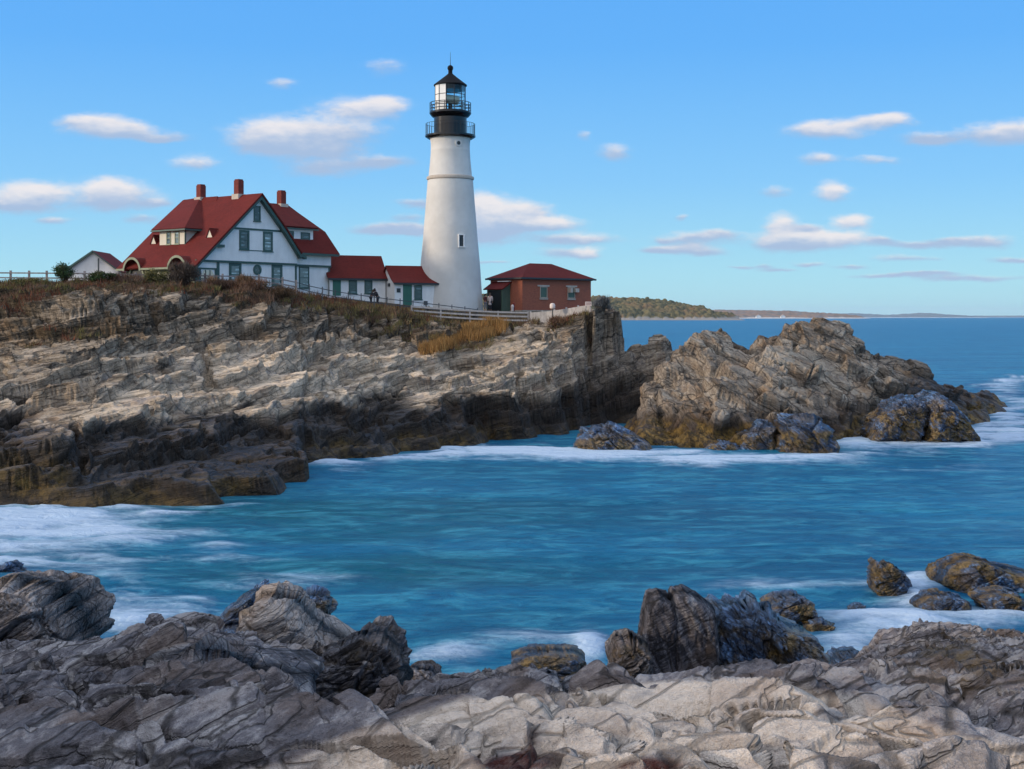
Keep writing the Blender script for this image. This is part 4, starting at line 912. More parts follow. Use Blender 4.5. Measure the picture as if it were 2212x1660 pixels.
m().box(1.2, 1.28, -.09, -.052, 11.3, 13.25).box(1.7, 1.78, -.09, -.052, 11.3, 13.25).box(.75, 2.3, -.085, -.053, 12.4, 12.48).build('glazing_bar', M_trim, pw_)
m().box(.36, 2.55, -.04, -.003, 13.3, 13.45).box(.36, .74, -.04, -.003, 11, 13.3).box(2.32, 2.54, -.04, -.003, 11, 13.3).build('porch_frame', M_trim, hs_)

# ---------------------------------------------------------------- small white outbuilding (left)
fr = Frame(142, 150, 2); ZB = 10.5
gr = root(fr, 'outbuilding', ZB, 'small white gabled outbuilding with red roof left of the keeper house', 'outbuilding')
sA, zA = fr.ft(140, 583); sP, zP = fr.ft(201, 541); sR, zR = fr.ft(263, 587)
MZ(ZB).prism([(sA+.3, 0, ZB), (sR-.3, 0, ZB), (sR-.3, 0, zR-.05), (sP, 0, zP-.25), (sA+.3, 0, zA-.05)], (0, 7, 0)).build('wall', M_white, gr)
MZ(ZB).slab([(sA, -.35, zA), (sP, -.35, zP), (sP, 7.2, zP), (sA, 7.2, zA)], .14).slab([(sP, -.35, zP), (sR, -.35, zR), (sR, 7.2, zR), (sP, 7.2, zP)], .14).build('roof', M_roof, gr)
q_ = MZ(ZB); rake(q_, (sA-.02, zA-.02), (sP, zP-.02), -.44, .1, .28); rake(q_, (sP, zP-.02), (sR, zR-.02), -.44, .1, .12); q_.build('rake_board', M_trim, gr)
sV, zV = fr.ft(215, 560); MZ(ZB).box(sV-.07, sV+.07, -.5, -.36, ZB, zV+.1).build('flagpole', M_iron, gr)

# ---------------------------------------------------------------- connecting sheds
def z2(x, y): return 686.6+.3386*x, 499.4+.3386*y
fr = Frame(713, 134.2, 25); ZB = 9.9
sh = root(fr, 'shed', ZB, 'longer white shed with red roof joined to the keeper house', 'shed')
sE, zE = fr.ft(*z2(446, 303), -.25); L = sE-.15; s0r, zr = fr.ft(*z2(405, 160), 2.4); zr = (fr.ft(*z2(95, 150), 2.4)[1]+zr)/2; ze = fr.ft(*z2(85, 298), -.3)[1]; ze = (ze+zE)/2
MZ(ZB).prism([(0, 0, ZB), (0, 0, ze-.05), (0, 2.4, zr-.2), (0, 4.8, ze-.05), (0, 4.8, ZB)], (L, 0, 0)).build('wall', M_white, sh)
MZ(ZB).slab([(-.3, -.3, ze), (L+.2, -.3, ze), (s0r, 2.4, zr), (-.3, 2.4, zr)], .13).slab([(-.3, 5.1, ze), (L+.2, 5.1, ze), (s0r, 2.4, zr), (-.3, 2.4, zr)], .13).build('roof', M_roof, sh)
MZ(ZB).box(-.3, L+.2, -.38, -.31, ze-.22, ze-.02).build('eave_board', M_plate, sh)
a_, zt_ = fr.ft(*z2(95, 312)); b__, zb_ = fr.ft(*z2(146, 392)); MZ(ZB).box(a_, b__, -.05, -.002, zb_-.3, ze-.2).build('door', M_dgreen, sh)
for (xa, xb) in ((197, 249), (297, 347)):
    a_, _ = fr.ft(*z2(xa, 312)); b__, _ = fr.ft(*z2(xb, 312)); _, zb_ = fr.ft(*z2(xa, 398)); win(sh, ZB, a_, b__, zb_, ze-.2, 0, M_pane, M_trim, .12)
fr = Frame(z2(490, 0)[0], 134.6, 25); ZB = 9.5
s2 = root(fr, 'shed', ZB, 'shorter lower white shed with flared red roof leaning against the lighthouse', 'shed')
sE, zE = fr.ft(*z2(770, 330), -.25); L = sE-.1; ze = fr.ft(*z2(490, 328), -.25)[1]; ze = (ze+zE)/2
sr1, zr = fr.ft(*z2(665, 222), 2.2); sr0, _ = fr.ft(*z2(430, 215), 2.2)
MZ(ZB).prism([(0, 0, ZB), (0, 0, ze), (0, 2.2, zr-.15), (0, 4.4, ze), (0, 4.4, ZB)], (L, 0, 0)).build('wall', M_white, s2)
r_ = MZ(ZB); prof = [(0, 0), (.35, .28), (.68, .62), (1, 1)]
for (k0, k1) in zip(prof[:-1], prof[1:]):
    for sg in (1, -1):
        def pt(k, right):
            t = (-.3+2.5*k[0]) if sg == 1 else (4.7-2.5*k[0]); z = ze+(zr-ze)*k[1]
            s = (L+.2)+(sr1-L-.2)*k[1]**.7 if right else -.2
            return (s, t, z)
        r_.slab([pt(k0, 0), pt(k0, 1), pt(k1, 1), pt(k1, 0)], .12)
r_.build('roof', M_roof, s2)
MZ(ZB).box(-.2, L+.15, -.37, -.31, ze-.2, ze-.02).build('eave_board', M_plate, s2)
a_, _ = fr.ft(*z2(541, 340)); b__, _ = fr.ft(*z2(599, 340)); do = MZ(ZB).box(a_, b__, -.05, -.002, ZB, ze-.15).build('door', M_dgreen, s2); MZ(ZB).box(a_-.1, a_-.001, -.07, -.002, ZB, ze-.1).box(b__+.001, b__+.1, -.07, -.002, ZB, ze-.1).build('door_frame', M_white, do)
a_, zt_ = fr.ft(*z2(615, 345)); b__, zb_ = fr.ft(*z2(664, 435)); win(s2, ZB, a_, b__, zb_, zt_, 0, M_pane, M_trim, .1)
a_, zt_ = fr.ft(*z2(503, 364)); b__, zb_ = fr.ft(*z2(527, 391)); MZ(ZB).box(a_, b__, -.05, -.002, zb_, zt_).build('plaque', M_plate, s2)
t1_, zt_ = fr.fs(*z2(452, 333)); t2_, zb_ = fr.fs(*z2(462, 352)); MZ(ZB).box(-.12, -.002, min(t1_, t2_), max(t1_, t2_), zb_, zt_).build('wall_lamp', M_plate, s2)
a_, zt_ = fr.ft(*z2(676, 445)); b__, zb_ = fr.ft(*z2(698, 470)); MZ(ZB).box(a_, b__, -.1, -.002, zb_, zt_).build('vent', M_iron, s2)

# ---------------------------------------------------------------- lighthouse
TD = 139.3; TZ = 9.3; sc_u = TD/F; TX = (972.8-UC)/F*TD
lt = empty('lighthouse', (TX, TD, TZ), 0, 'tall tapering white lighthouse with black lantern gallery beside the red roofed shed', 'lighthouse')
def zt(v): return H+(VH-v)*sc_u-TZ
def tl(prof, name, mat, par=lt, n=64, smooth=True, a0=0): return MB().lathe([(r*sc_u, zt(v)) for r, v in prof], n, (0, 0), a0).build(name, mat, par, smooth)
body = [(72.5, 690), (71, 668), (68, 630), (64.5, 575), (60, 527), (56.2, 480), (52.3, 432), (48.9, 389.5)]
tw = tl(body, 'tower', M_tower)
tl([(48, 389.5), (50.6, 388.5), (51.5, 385.5), (50.6, 382.5), (47, 381)], 'belt', M_lint, tw)
tl([(47, 381.4), (44, 352), (42.2, 327), (42.6, 325.5), (42.1, 324), (42.2, 312), (43.2, 303), (45.0, 298)], 'upper_tower', M_tower)
gal = tl([(45.0, 298.5), (48, 300), (52.5, 297.5), (54.5, 296), (54.5, 292.5), (35, 292.5)], 'lower_gallery', M_blk)
tl([(35.6, 293), (35.6, 254)], 'watch_room', M_blk)
tl([(35.6, 255), (40, 252.5), (45.2, 246), (45.2, 242.5), (33, 242)], 'upper_gallery', M_blk)
def railing(name, r, v0, v1, nposts, nrails, th=.035, mesh=False):
    mb = MB(); R_ = r*sc_u
    for k in range(nposts):
        a = 2*math.pi*k/nposts; x, y = R_*math.cos(a), R_*math.sin(a); mb.tube((x, y, zt(v0)), (x, y, zt(v1)), th, n=6)
    for j in range(nrails):
        z = zt(v1+(v0-v1)*j/nrails)
        for k in range(48):
            a0, a1 = 2*math.pi*k/48, 2*math.pi*(k+1)/48
            mb.tube((R_*math.cos(a0), R_*math.sin(a0), z), (R_*math.cos(a1), R_*math.sin(a1), z), th, n=5, cap=False)
    return mb.build(name, M_iron if mesh else M_blk, lt)
railing('lower_railing', 53, 293, 268, 40, 1, .022); railing('upper_railing', 44, 243, 223, 14, 3, .04)
a0 = rad(-90-13)
LR = 33.4*sc_u
bars = MB(); gl = MB(); bl = MB()
for k in range(12):
    a = a0+2*math.pi*k/12; a1 = a0+2*math.pi*(k+1)/12
    p0 = (LR*math.cos(a), LR*math.sin(a)); p1 = (LR*math.cos(a1), LR*math.sin(a1))
    bars.tube((*p0, zt(243)), (*p0, zt(183)), .05, n=6)
    for vv in (206, 224, 240): bars.tube((*p0, zt(vv)), (*p1, zt(vv)), .035, n=6)
    am = (a+a1)/2; da = math.degrees(am) % 360
    rr = .985
    q = [(p0[0]*rr, p0[1]*rr, zt(242)), (p1[0]*rr, p1[1]*rr, zt(242)), (p1[0]*rr, p1[1]*rr, zt(184)), (p0[0]*rr, p0[1]*rr, zt(184))]
    nrm = (math.cos(am)*.03, math.sin(am)*.03, 0)
    (bl if 150 < da < 262 else gl).prism(q, nrm)
bars.build('lantern_frame', M_blk, lt); gl.build('lantern_glass', M_lglass, lt); bl.build('lantern_glare', M_white, lt)  # opaque white left panes stand for glass reflecting the sun
tl([(31, 184), (31, 196)], 'lantern_ceiling', M_blk, n=24)
bo = MB().tube((0, 0, zt(242)), (0, 0, zt(222)), .22, n=12).build('beacon_stand', M_iron, lt)
MB().tube((-.75, -.5, zt(214)), (.75, .3, zt(216)), .48, .48, 20).build('beacon', M_cream, bo, True)
tl([(36, 185.5), (35.8, 183.5), (26, 176), (15, 167.5), (7, 161), (4.5, 158.5), (4.6, 153), (3, 152)], 'lantern_roof', M_rblk, n=48)
tl([(.4, 140.3), (3.5, 141.5), (5.8, 144), (6.4, 147.2), (5.6, 150.6), (3.2, 153.4)], 'vent_ball', M_rblk, n=24)
MB().tube((0, 0, zt(141)), (0, 0, zt(112.5)), .035, .015, 6).build('lightning_rod', M_blk, lt)
# tower windows: box frames set in the wall
def tower_win(u, v0, v1, w, name):
    rr = np.interp((v0+v1)/2, [b[1] for b in body[::-1]], [b[0] for b in body[::-1]])*sc_u if v0 > 385 else 42.4*sc_u
    dx = (u-972.8)*sc_u; a = math.asin(dx/rr); e = empty(name, (0, 0, 0)); e.parent = lt; e.rotation_euler = (0, 0, a)
    return rr, e
for (u, va, vb, w_m, nm) in ((998, 511, 535, .42, 'window'),):
    rr = np.interp(523, [480, 575], [56.2, 64.5])*sc_u; a = math.asin((u-972.8)*sc_u/rr)
    z0_, z1_ = zt(vb), zt(va)
    fo = MB().box(-w_m/2-.1, -w_m/2, -rr-.1, -rr+.5, z0_, z1_).box(w_m/2, w_m/2+.16, -rr-.12, -rr+.5, z0_, z1_).box(-w_m/2-.1, w_m/2+.22, -rr-.12, -rr+.5, z1_, z1_+.08).box(-w_m/2-.1, w_m/2+.22, -rr-.18, -rr+.5, z0_-.1, z0_).build('window', M_white, lt)
    fo.rotation_euler = (0, 0, a); MB().box(-w_m/2, w_m/2, -rr-.04, -rr+.1, z0_, z1_).build('pane', M_plate, fo)
    MB().box(-.025, .025, -rr-.06, -rr-.041, z0_, z1_).build('glazing_bar', M_iron, fo)
rr = 42.6*sc_u; a = math.asin((992-972.8)*sc_u/rr)
pf = MB().tube((0, -rr-.05, zt(313.5)), (0, -rr+.3, zt(313.5)), .36, n=20).build('porthole', M_tower, lt); pf.rotation_euler = (0, 0, a)
MB().tube((0, -rr-.06, zt(313.5)), (0, -rr, zt(313.5)), .2, n=20).build('pane', M_plate, pf)

# ---------------------------------------------------------------- brick building
def z7(x, y): return 998.7+.1552*x, 549.3+.1552*y
fr = Frame(z7(835, 0)[0], 137.5, 40); ZB = 9.3
bb = root(fr, 'brick_building', ZB, 'low red brick building with hipped red roof right of the lighthouse', 'building')
L, _ = fr.ft(*z7(1790, 400)); W_, _ = fr.fs(*z7(392, 400)); ze = fr.ft(*z7(835, 350))[1]
W_ = min(W_, 8.2)
z1b = fr.ft(*z7(835, 772))[1]
sP0, zP = fr.ft(*z7(940, 125), W_/2); sP1, zP1 = fr.ft(*z7(1240, 133), W_/2); zP = (zP+zP1)/2
MZ(ZB).box(0, L, 0, W_, z1b-.02, ze).build('wall', M_brick, bb)
MZ(ZB).box(-.06, L+.06, -.06, W_+.06, ZB-.5, z1b-.03).build('plinth', M_conc, bb)
MZ(ZB).box(-.12, L+.12, -.12, W_+.12, ze+.001, ze+.22).build('cornice', M_chim, bb)
e_ = .38; zr0 = ze+.2
r_ = MZ(ZB); A, B_, C_, D_ = (-e_, -e_, zr0), (L+e_, -e_, zr0), (L+e_, W_+e_, zr0), (-e_, W_+e_, zr0); P0, P1 = (sP0, W_/2, zP), (sP1, W_/2, zP)
r_.slab([A, B_, P1, P0], .1); r_.slab([B_, C_, P1], .1); r_.slab([C_, D_, P0, P1], .1); r_.slab([D_, A, P0], .1); r_.build('roof', M_roof, bb)
MZ(ZB).box(-e_-.03, L+e_+.03, -e_-.05, -e_-.005, zr0-.16, zr0+.02).box(-e_-.05, -e_-.005, -e_, W_+e_, zr0-.16, zr0+.02).build('gutter', M_plate, bb)
for (x0, x1, y0, y1, l0, l1, pn) in ((1080, 1180, 448, 606, 1045, 1207, M_gwall), (1462, 1565, 455, 612, 1442, 1592, M_gwall)):
    a_, zt_ = fr.ft(*z7(x0, y0)); b__, zb_ = fr.ft(*z7(x1, y1)); wo2 = win(bb, ZB, a_, b__, zb_, zt_, 0, pn, M_conc, .08, rail=False)
    a2, _ = fr.ft(*z7(l0, y0)); b2, _ = fr.ft(*z7(l1, y0))
    MZ(ZB).box(a2, b2, -.08, -.003, zt_, zt_+.16).build('lintel', M_lint, wo2); MZ(ZB).box(a_-.06, b__+.06, -.09, -.003, zb_-.18, zb_-.08).build('sill', M_lint, wo2)
a_, zt_ = fr.ft(*z7(1470, 460)); b__, zb_ = fr.ft(*z7(1592, 535))
MZ(ZB).box(a_, a_+.32, -.45, -.07, zb_, zt_-.05).box(b__-.5, b__, -.4, -.07, zb_+.05, zt_-.1).build('open_shutter', M_lint, bb)
# entry vestibule on the lit side
tA, zv0 = fr.fs(*z7(668, 392)); _, zvb = fr.fs(*z7(668, 800)); sB, _ = fr.ft(*z7(565, 600), tA); tB = tA+2.6
zlow = fr.ft(*z7(560, 478), tA)[1]
MZ(ZB).prism([(0, tA, ZB), (sB, tA, ZB), (sB, tA, zlow), (0, tA, zv0)], (0, .1, 0)).build('vestibule_wall', M_gwall, bb)
vd = MZ(ZB).box(sB, sB+.08, tA+.101, tB, ZB, zlow-.02).build('vestibule_side', M_gwall, bb); MZ(ZB).box(sB-.05, sB-.002, tA+.25, tB-.2, ZB, zlow-.15).build('door', M_blk2, vd)
MZ(ZB).slab([(.0, tA-.25, zv0+.12), (sB-.3, tA-.25, zlow-.02), (sB-.3, tB+.3, zlow-.02), (0, tB+.3, zv0+.12)], .1).build('vestibule_roof', M_roof, bb)
t1_, zq = fr.fs(*z7(676, 368)); t2_, zq2 = fr.fs(*z7(520, 384)); MZ(ZB).box(-.3, -.002, t1_, min(t2_, W_-.4), zq2, zq).build('light_bar', M_white, bb)

# ---------------------------------------------------------------- fences, posts, lamp, sign
M_wood = flat_mat('weathered_wood', (.27, .24, .235), .85, .25, 3)
M_pale = flat_mat('pale_fence_wood', (.42, .40, .39), .8, .15, 3)
def terr_z(u, D): 
    return float(T_head.h(np.array([float(u)]), np.array([float(D)]))[0])
T_head = Terrain(HEAD)
def fence(name, label, path, nr, hgt, posts, mat, postmat, rt=.06, pt=.07, cat='fence', over=.05, gap=None):
    u0, v0, D0 = path[0]; e = empty(name, GP(u0, D0, P(u0, v0, D0)[2]-hgt), 0, label, cat); ox = e.location
    pa = np.array([[u, *P(u, v, D)] for u, v, D in path])
    def at(u): return np.array([np.interp(u, pa[:, 0], pa[:, k]) for k in (1, 2, 3)])-np.array(ox)
    for j in range(nr):
        dzz = j*(gap or hgt/nr); mb = MB()
        seg = list(posts)
        for a, b in zip(seg[:-1], seg[1:]):
            n_ = max(1, int(abs(b-a)/25))
            for k in range(n_):
                p0 = at(a+(b-a)*k/n_); p1 = at(a+(b-a)*(k+1)/n_); p0[2] -= dzz; p1[2] -= dzz
                d = p1-p0; nrm = np.array([-d[1], d[0], 0]); nrm /= np.linalg.norm(nrm)+1e-9
                w_ = nrm*rt*.5; up = np.array([0, 0, rt])
                mb.prism([p0-w_-up, p0+w_-up, p0+w_+up, p0-w_+up], d)
        mb.build('rail', mat, e)
    for u in posts:
        p = at(u); MB().box(p[0]-pt, p[0]+pt, p[1]+.03, p[1]+.03+2*pt, p[2]-hgt-.8, p[2]+over+.06).build('post', postmat, e)
    return e
top = [(-700,588,112),(-60,589,112),(100,590,112),(200,591,112),(330,594,113),(460,596,114),(559,598,116),(610,604,117),(640,610,117.6)]
fence('wooden_fence', 'weathered three rail wooden fence along the scrub in front of the keeper house', top, 3, 1.2, [-700,-500,-300,-150,-60,-20, 22, 62, 100, 141, 182, 218, 255, 292, 330, 367, 405, 442, 480, 520, 559, 610, 640], M_wood, M_wood, .055, .075, over=.15)
top = [(640,610,118),(661,616,118.4),(720,629,119.4),(780,638,120.4),(840,646,121.4),(900,653,122.4),(960,660,123.4),(1032,669,124.4)]
fence('railing', 'thin grey pipe railing descending the path beside the white sheds', top, 2, .95, list(np.linspace(640, 1032, 15)), M_iron, M_iron, .035, .04, 'railing', over=.12)
top = [(889,662,122),(952,667,122.3),(1015,671,122.6),(1076,674,122.9),(1141,675.5,123.2)]
fence('wooden_fence', 'pale three board fence on the bank in front of the lighthouse base', top, 3, 1.0, [889,952,1015,1076,1141], M_pale, M_pale, .075, .07, gap=.36)
# solid plank fence climbing to the cliff top
e = empty('plank_fence', GP(1146, 123, 7.8), 0, 'solid weathered plank fence climbing to the cliff edge in front of the brick building', 'fence'); ox = e.location
pa = [(1146,675,123),(1180,672.5,122.5),(1215,668,121.5),(1245,663,120.5),(1275,658,119.5)]
pl = MB(); N_ = 56; cap = MB()
def pat(k): 
    u = 1146+129*k; v = np.interp(u, [p[0] for p in pa], [p[1] for p in pa]); D = np.interp(u, [p[0] for p in pa], [p[2] for p in pa]); return np.array(P(u, v, D))-np.array(ox)
for k in range(N_):
    a, b = pat(k/N_), pat((k+.93)/N_); hh_ = 1.25
    pl.prism([a, b, b-[0, 0, hh_], a-[0, 0, hh_]], (0, .04, 0))
pl.build('planks', M_pale, e)
for k in range(6):
    a = pat(k/5); MB().box(a[0]-.08, a[0]+.08, a[1]+.05, a[1]+.2, a[2]-1.6, a[2]+.12).build('post', M_pale, e)
lp = empty('lamp_post', P(1193.5, 702, 121), 0, 'short post with a white rounded lamp in front of the plank fence', 'lamp'); hgt = 34*121/F
MB().tube((0, 0, -.4), (0, 0, hgt), .05, n=8).build('pole', M_iron, lp)
MB().lathe([(.12, hgt), (.24, hgt+.12), (.25, hgt+.38), (.17, hgt+.52), (.02, hgt+.56)], 16).build('lamp_head', M_signw, lp, True)
p = P(1271, 661, 119); sg = empty('sign', (p[0], p[1], p[2]-1.0), 0, 'small pale warning sign on posts at the cliff end of the plank fence', 'sign')
w_ = 7*119/F; h_ = 9.5*119/F
sb = MB().box(-w_, w_, -.03, .03, 1.0, 1.0+h_).build('board', M_signw, sg)
for zz in (.30, .52, .72): MB().box(-w_*.7, w_*.7, -.036, -.031, 1.0+h_*zz-.012, 1.0+h_*zz+.012).build('lettering', M_redp, sb)
for x in (-w_*.7, w_*.7): MB().box(x-.04, x+.04, .031, .1, -.6, 1.0+h_*.8).build('post', M_pale, sg)
p = P(1110, 668, 136.3); rp = empty('standpipe', p, 0, 'dark red standpipe against the lit end of the brick building', 'standpipe')
MB().lathe([(.10, -.2), (.10, .55), (.13, .57), (.13, .62), (.08, .66), (.02, .70)], 12).build('pipe', M_redp, rp, True)
p = P(1106.8, 670, 136); rp = empty('bollard', p, 0, 'small whitish round topped bollard just left of the red standpipe', 'bollard')
MB().lathe([(.12, -.3), (.13, .2), (.16, .3), (.16, .42), (.10, .54), (.01, .58)], 14).build('body', M_signw, rp, True)

# ---------------------------------------------------------------- people
def skin_mesh(name, verts, edges, radii, mat, par, rootv=0, sub=1):
    me = bpy.data.meshes.new(name); me.from_pydata(verts, edges, []); me.materials.append(mat)
    o = bpy.data.objects.new(name, me); COL.objects.link(o); o.parent = par
    me.skin_vertices.new() if hasattr(me.skin_vertices, 'new') else None
    if not me.skin_vertices:
        bm_ = __import__('bmesh').new(); bm_.from_mesh(me); bm_.verts.layers.skin.verify(); bm_.to_mesh(me); bm_.free()
    for k, sv in enumerate(me.skin_vertices[0].data):
        r = radii[k]; sv.radius = (r, r) if not isinstance(r, tuple) else r; sv.use_root = (k == rootv)
    mo = o.modifiers.new('skin', 'SKIN'); mo.use_smooth_shade = True; ms = o.modifiers.new('sub', 'SUBSURF'); ms.levels = sub; ms.render_levels = sub
    return o
M_skin = flat_mat('skin', (.42, .22, .15), .6, .05, 5)
def person(loc, h, rz, label, coat, trousers, hair, lean=0.0, arm=.0, long_coat=False, hood=False):
    s = h/1.75; e = empty('person', loc, rz, label, 'person')
    def T(x, y, z):            # lean forward (towards -y) above the hip
        if z > .95: y -= (z-.95)*math.sin(lean); z = .95+(z-.95)*math.cos(lean)
        return (x*s, y*s, z*s)
    V = [T(0, 0, .95), T(0, 0, 1.12), T(0, 0, 1.35), T(0, 0, 1.48), T(0, -.01, 1.56), T(0, -.02, 1.66), T(0, -.01, 1.73)]; Rr = [.13, .12, .15, .07, .055, .095, .06]; E = [(i, i+1) for i in range(6)]
    def add(p, r, a): V.append(p); Rr.append(r); E.append((a, len(V)-1)); return len(V)-1
    V_arm = {}
    for sd_ in (-1, 1):
        i = add(T(.18*sd_, 0, 1.40), .062, 2); i = add(T(.24*sd_, -.04-arm*.3, 1.15), .045, i); V_arm[sd_] = i
        w = (.22*sd_-.06*sd_*arm, -.12-arm*.9, .92+arm*.22); i = add(T(*w), .032, i); pm = add(T(w[0], w[1]-.02, w[2]-.07), .034, i)
        for kf in range(4):
            f1 = add(T(w[0]+(kf-1.5)*.021, w[1]-.03, w[2]-.13), .009, pm); add(T(w[0]+(kf-1.5)*.022, w[1]-.02, w[2]-.17+.008*abs(kf-1.3)), .008, f1)
        f1 = add(T(w[0]-.045*sd_, w[1]-.03, w[2]-.09), .010, pm); add(T(w[0]-.055*sd_, w[1]-.04, w[2]-.125), .009, f1)
        i = add(T(.09*sd_, 0, .88), .095, 0); i = add(T(.10*sd_, -.03, .50), .062, i); i = add(T(.10*sd_, .02, .10), .042, i); i = add(T(.10*sd_, -.05, .04), .045, i); add(T(.11*sd_, -.16, .03), .035, i)
    skin_mesh('body', V, E, [r*s for r in Rr], M_skin, e)
    cv = [T(0, 0, .90), T(0, 0, 1.12), T(0, 0, 1.36), T(0, -.0, 1.49)]; cr_ = [.165, .15, .175, .085]; ce = [(0, 1), (1, 2), (2, 3)]
    for sd_ in (-1, 1):
        k = len(cv); w = (.22*sd_-.06*sd_*arm, -.12-arm*.9, .95+arm*.22)
        cv += [T(.19*sd_, 0, 1.40), T(.245*sd_, -.04-arm*.3, 1.15), T(*w)]; cr_ += [.085, .07, .052]; ce += [(2, k), (k, k+1), (k+1, k+2)]
    if long_coat: k = len(cv); cv += [T(0, 0, .70), T(0, .01, .50)]; cr_ += [.18, .20]; ce += [(0, k), (k, k+1)]
    skin_mesh('coat', cv, ce, [r*s for r in cr_], coat, e, 1)
    tv = [T(0, 0, .93)]; trr = [.14]; te = []
    for sd_ in (-1, 1):
        k = len(tv); tv += [T(.09*sd_, 0, .86), T(.10*sd_, -.03, .50), T(.10*sd_, .02, .12)]; trr += [.11, .08, .06]; te += [(0, k), (k, k+1), (k+1, k+2)]
    skin_mesh('trousers', tv, te, [r*s for r in trr], trousers, e)
    skin_mesh('hood' if hood else 'hair', [T(0, .03, 1.60), T(0, .035, 1.68), T(0, .02, 1.745)], [(0, 1), (1, 2)], [.09*s, .108*s, .075*s], hair, e, 1)
    fx = MB()
    for sx_ in (-1, 1):
        c = T(.035*sx_, -.125, 1.675); fx.box(c[0]-.012*s, c[0]+.012*s, c[1]-.006, c[1]+.01, c[2]-.006*s, c[2]+.006*s)
    c = T(0, -.125, 1.60); fx.box(c[0]-.025*s, c[0]+.025*s, c[1]-.004, c[1]+.01, c[2]-.005*s, c[2]+.005*s); fx.build('face_features', M_plate, e)
    return e
M_black = flat_mat('black_cloth', (.012, .013, .02), .85, .1, 5); M_beige = flat_mat('pale_coat_cloth', (.50, .41, .38), .85, .1, 5); M_navy = flat_mat('dark_trousers', (.02, .02, .03), .9, .1, 5)
M_maroon = flat_mat('maroon_cloth', (.06, .01, .015), .9, .1, 5); M_hair = flat_mat('brown_hair', (.07, .04, .025), .7, .1, 8); M_jean = flat_mat('grey_jeans', (.16, .17, .22), .9, .15, 6)
p = P(1058.5, 671, 136.8); person(p, 1.78, rad(170), 'person in a long pale pinkish coat and dark trousers beside the brick building', M_beige, M_navy, M_hair, long_coat=True)
p = P(1048.5, 671, 137.6); person(p, 1.68, rad(20), 'person in a dark maroon top and grey jeans standing right beside the lighthouse foot', M_maroon, M_jean, M_black, arm=.5)
p = P(816, 662, 126); person(p, 1.72, rad(-60), 'person in black leaning over the railing in front of the longer shed', M_black, M_navy, M_black, lean=.5, arm=.6, hood=True)
p = P(801, 660, 126.4); person(p, 1.5, rad(70), 'shorter person in dark blue clothing bending at the railing left of the one in black', M_navy, M_black, M_hair, lean=.45, arm=.5)
# ---------------------------------------------------------------- vegetation
m, nt, b = new_mat('plant'); M_plant = m; g = G(nt)
at_ = g.n('ShaderNodeAttribute'); at_.attribute_name = 'col'; nt.links.new(at_.outputs['Color'], b.inputs['Base Color']); b.inputs['Roughness'].default_value = .8; b.inputs['Specular IOR Level'].default_value = .15
def blades(base, n_per, h, w, spread, cols, lean=.35, s=1):
    """base (N,3) -> triangles: thin upright blades; cols = list of colours"""
    r = np.random.default_rng(s); N = len(base)*n_per
    b0 = np.repeat(base, n_per, 0)+np.concatenate([r.normal(0, spread, (N, 2)), np.zeros((N, 1))], 1)
    hh = (np.repeat(h, n_per) if np.ndim(h) else h)*r.uniform(.5, 1.25, N); ang = r.uniform(0, 2*np.pi, N)
    tip = b0+np.stack([r.normal(0, lean, N)*hh, r.normal(0, lean, N)*hh, hh], 1)
    wd = np.stack([np.cos(ang), np.sin(ang)*.5, 0*ang], 1)*w*r.uniform(.6, 1.4, (N, 1))
    b0[:, 2] -= .1
    V = np.stack([b0-wd, b0+wd, tip], 1).reshape(-1, 3)
    C = np.array(cols)[r.integers(0, len(cols), N)]*r.uniform(.6, 1.35, (N, 1)); C = np.repeat(C, 3, 0)
    return V, C
def tri_obj(name, V, C, loc, mat=M_plant, parent=None):
    o = np_mesh(name, V-np.array(loc), np.arange(len(V)).reshape(-1, 3), mat, dict(col=C), tri=True, parent=parent)
    if parent is None: o.location = loc
    return o
hu, hv = scr(HV); soil = HA['soil']; HD = HV[:, 1]
BROWN = [(.13,.075,.048),(.18,.115,.07),(.09,.055,.038),(.15,.085,.06)]; OLIVE = [(.11,.10,.035),(.15,.13,.05),(.08,.075,.028)]; GOLD = [(.34,.18,.06),(.26,.14,.05),(.40,.24,.09),(.20,.11,.04)]; RUST = [(.14,.05,.028),(.10,.045,.03)]
def pick(mask, n, s):
    r = np.random.default_rng(s); idx = np.nonzero(mask)[0]; idx = r.choice(idx, min(n, len(idx)), replace=False); return HV[idx]
nz = fbm(HV/2.5, 3, 31); nz2 = fbm(HV/1.4, 2, 37)
mb_ = (soil > .5) & (HD < 75*K) & (hu > -60) & (hu < 1290) & (nz2 > -.22)
gold = ((hu-1045)/48)**2+((hv-716+(hu-1045)*.2)/17)**2 < 1
gold |= ((hu-960)/52)**2+((hv-746+(hu-960)*.3)/10)**2 < 1
bs = []
for (msk, n, cols, h, w, npb, s) in (
    (mb_ & (nz > .02) & ~gold, 2600, BROWN, .46, .03, 7, 1), (mb_ & (nz <= .02) & (nz > -.12) & ~gold, 2200, OLIVE, .34, .035, 7, 2), (mb_ & (nz < -.1) & ~gold, 1300, RUST, .45, .03, 7, 3),
    (mb_ & (hv > 655) & ~gold & (hu > 640), 1600, [(.20,.15,.07),(.15,.13,.05)], .35, .03, 6, 4)):
    q = pick(msk, n, s)
    if len(q): bs.append(blades(q, npb, h, w, .16, cols, .4, s))
V = np.concatenate([x[0] for x in bs]); C = np.concatenate([x[1] for x in bs])
tag(tri_obj('scrub', V, C, tuple(V[0])), 'brown and olive scrub covering the bank below the fences', 'scrub', kind='stuff')
q = pick(gold & (HD > 60*K), 1500, 9); V, C = blades(q, 14, .75, .028, .2, GOLD, .22, 9)
tag(tri_obj('dry_grass', V, C, tuple(V[0])), 'clump of tall golden dry grass on the rocks below the pale board fence', 'grass', kind='stuff')
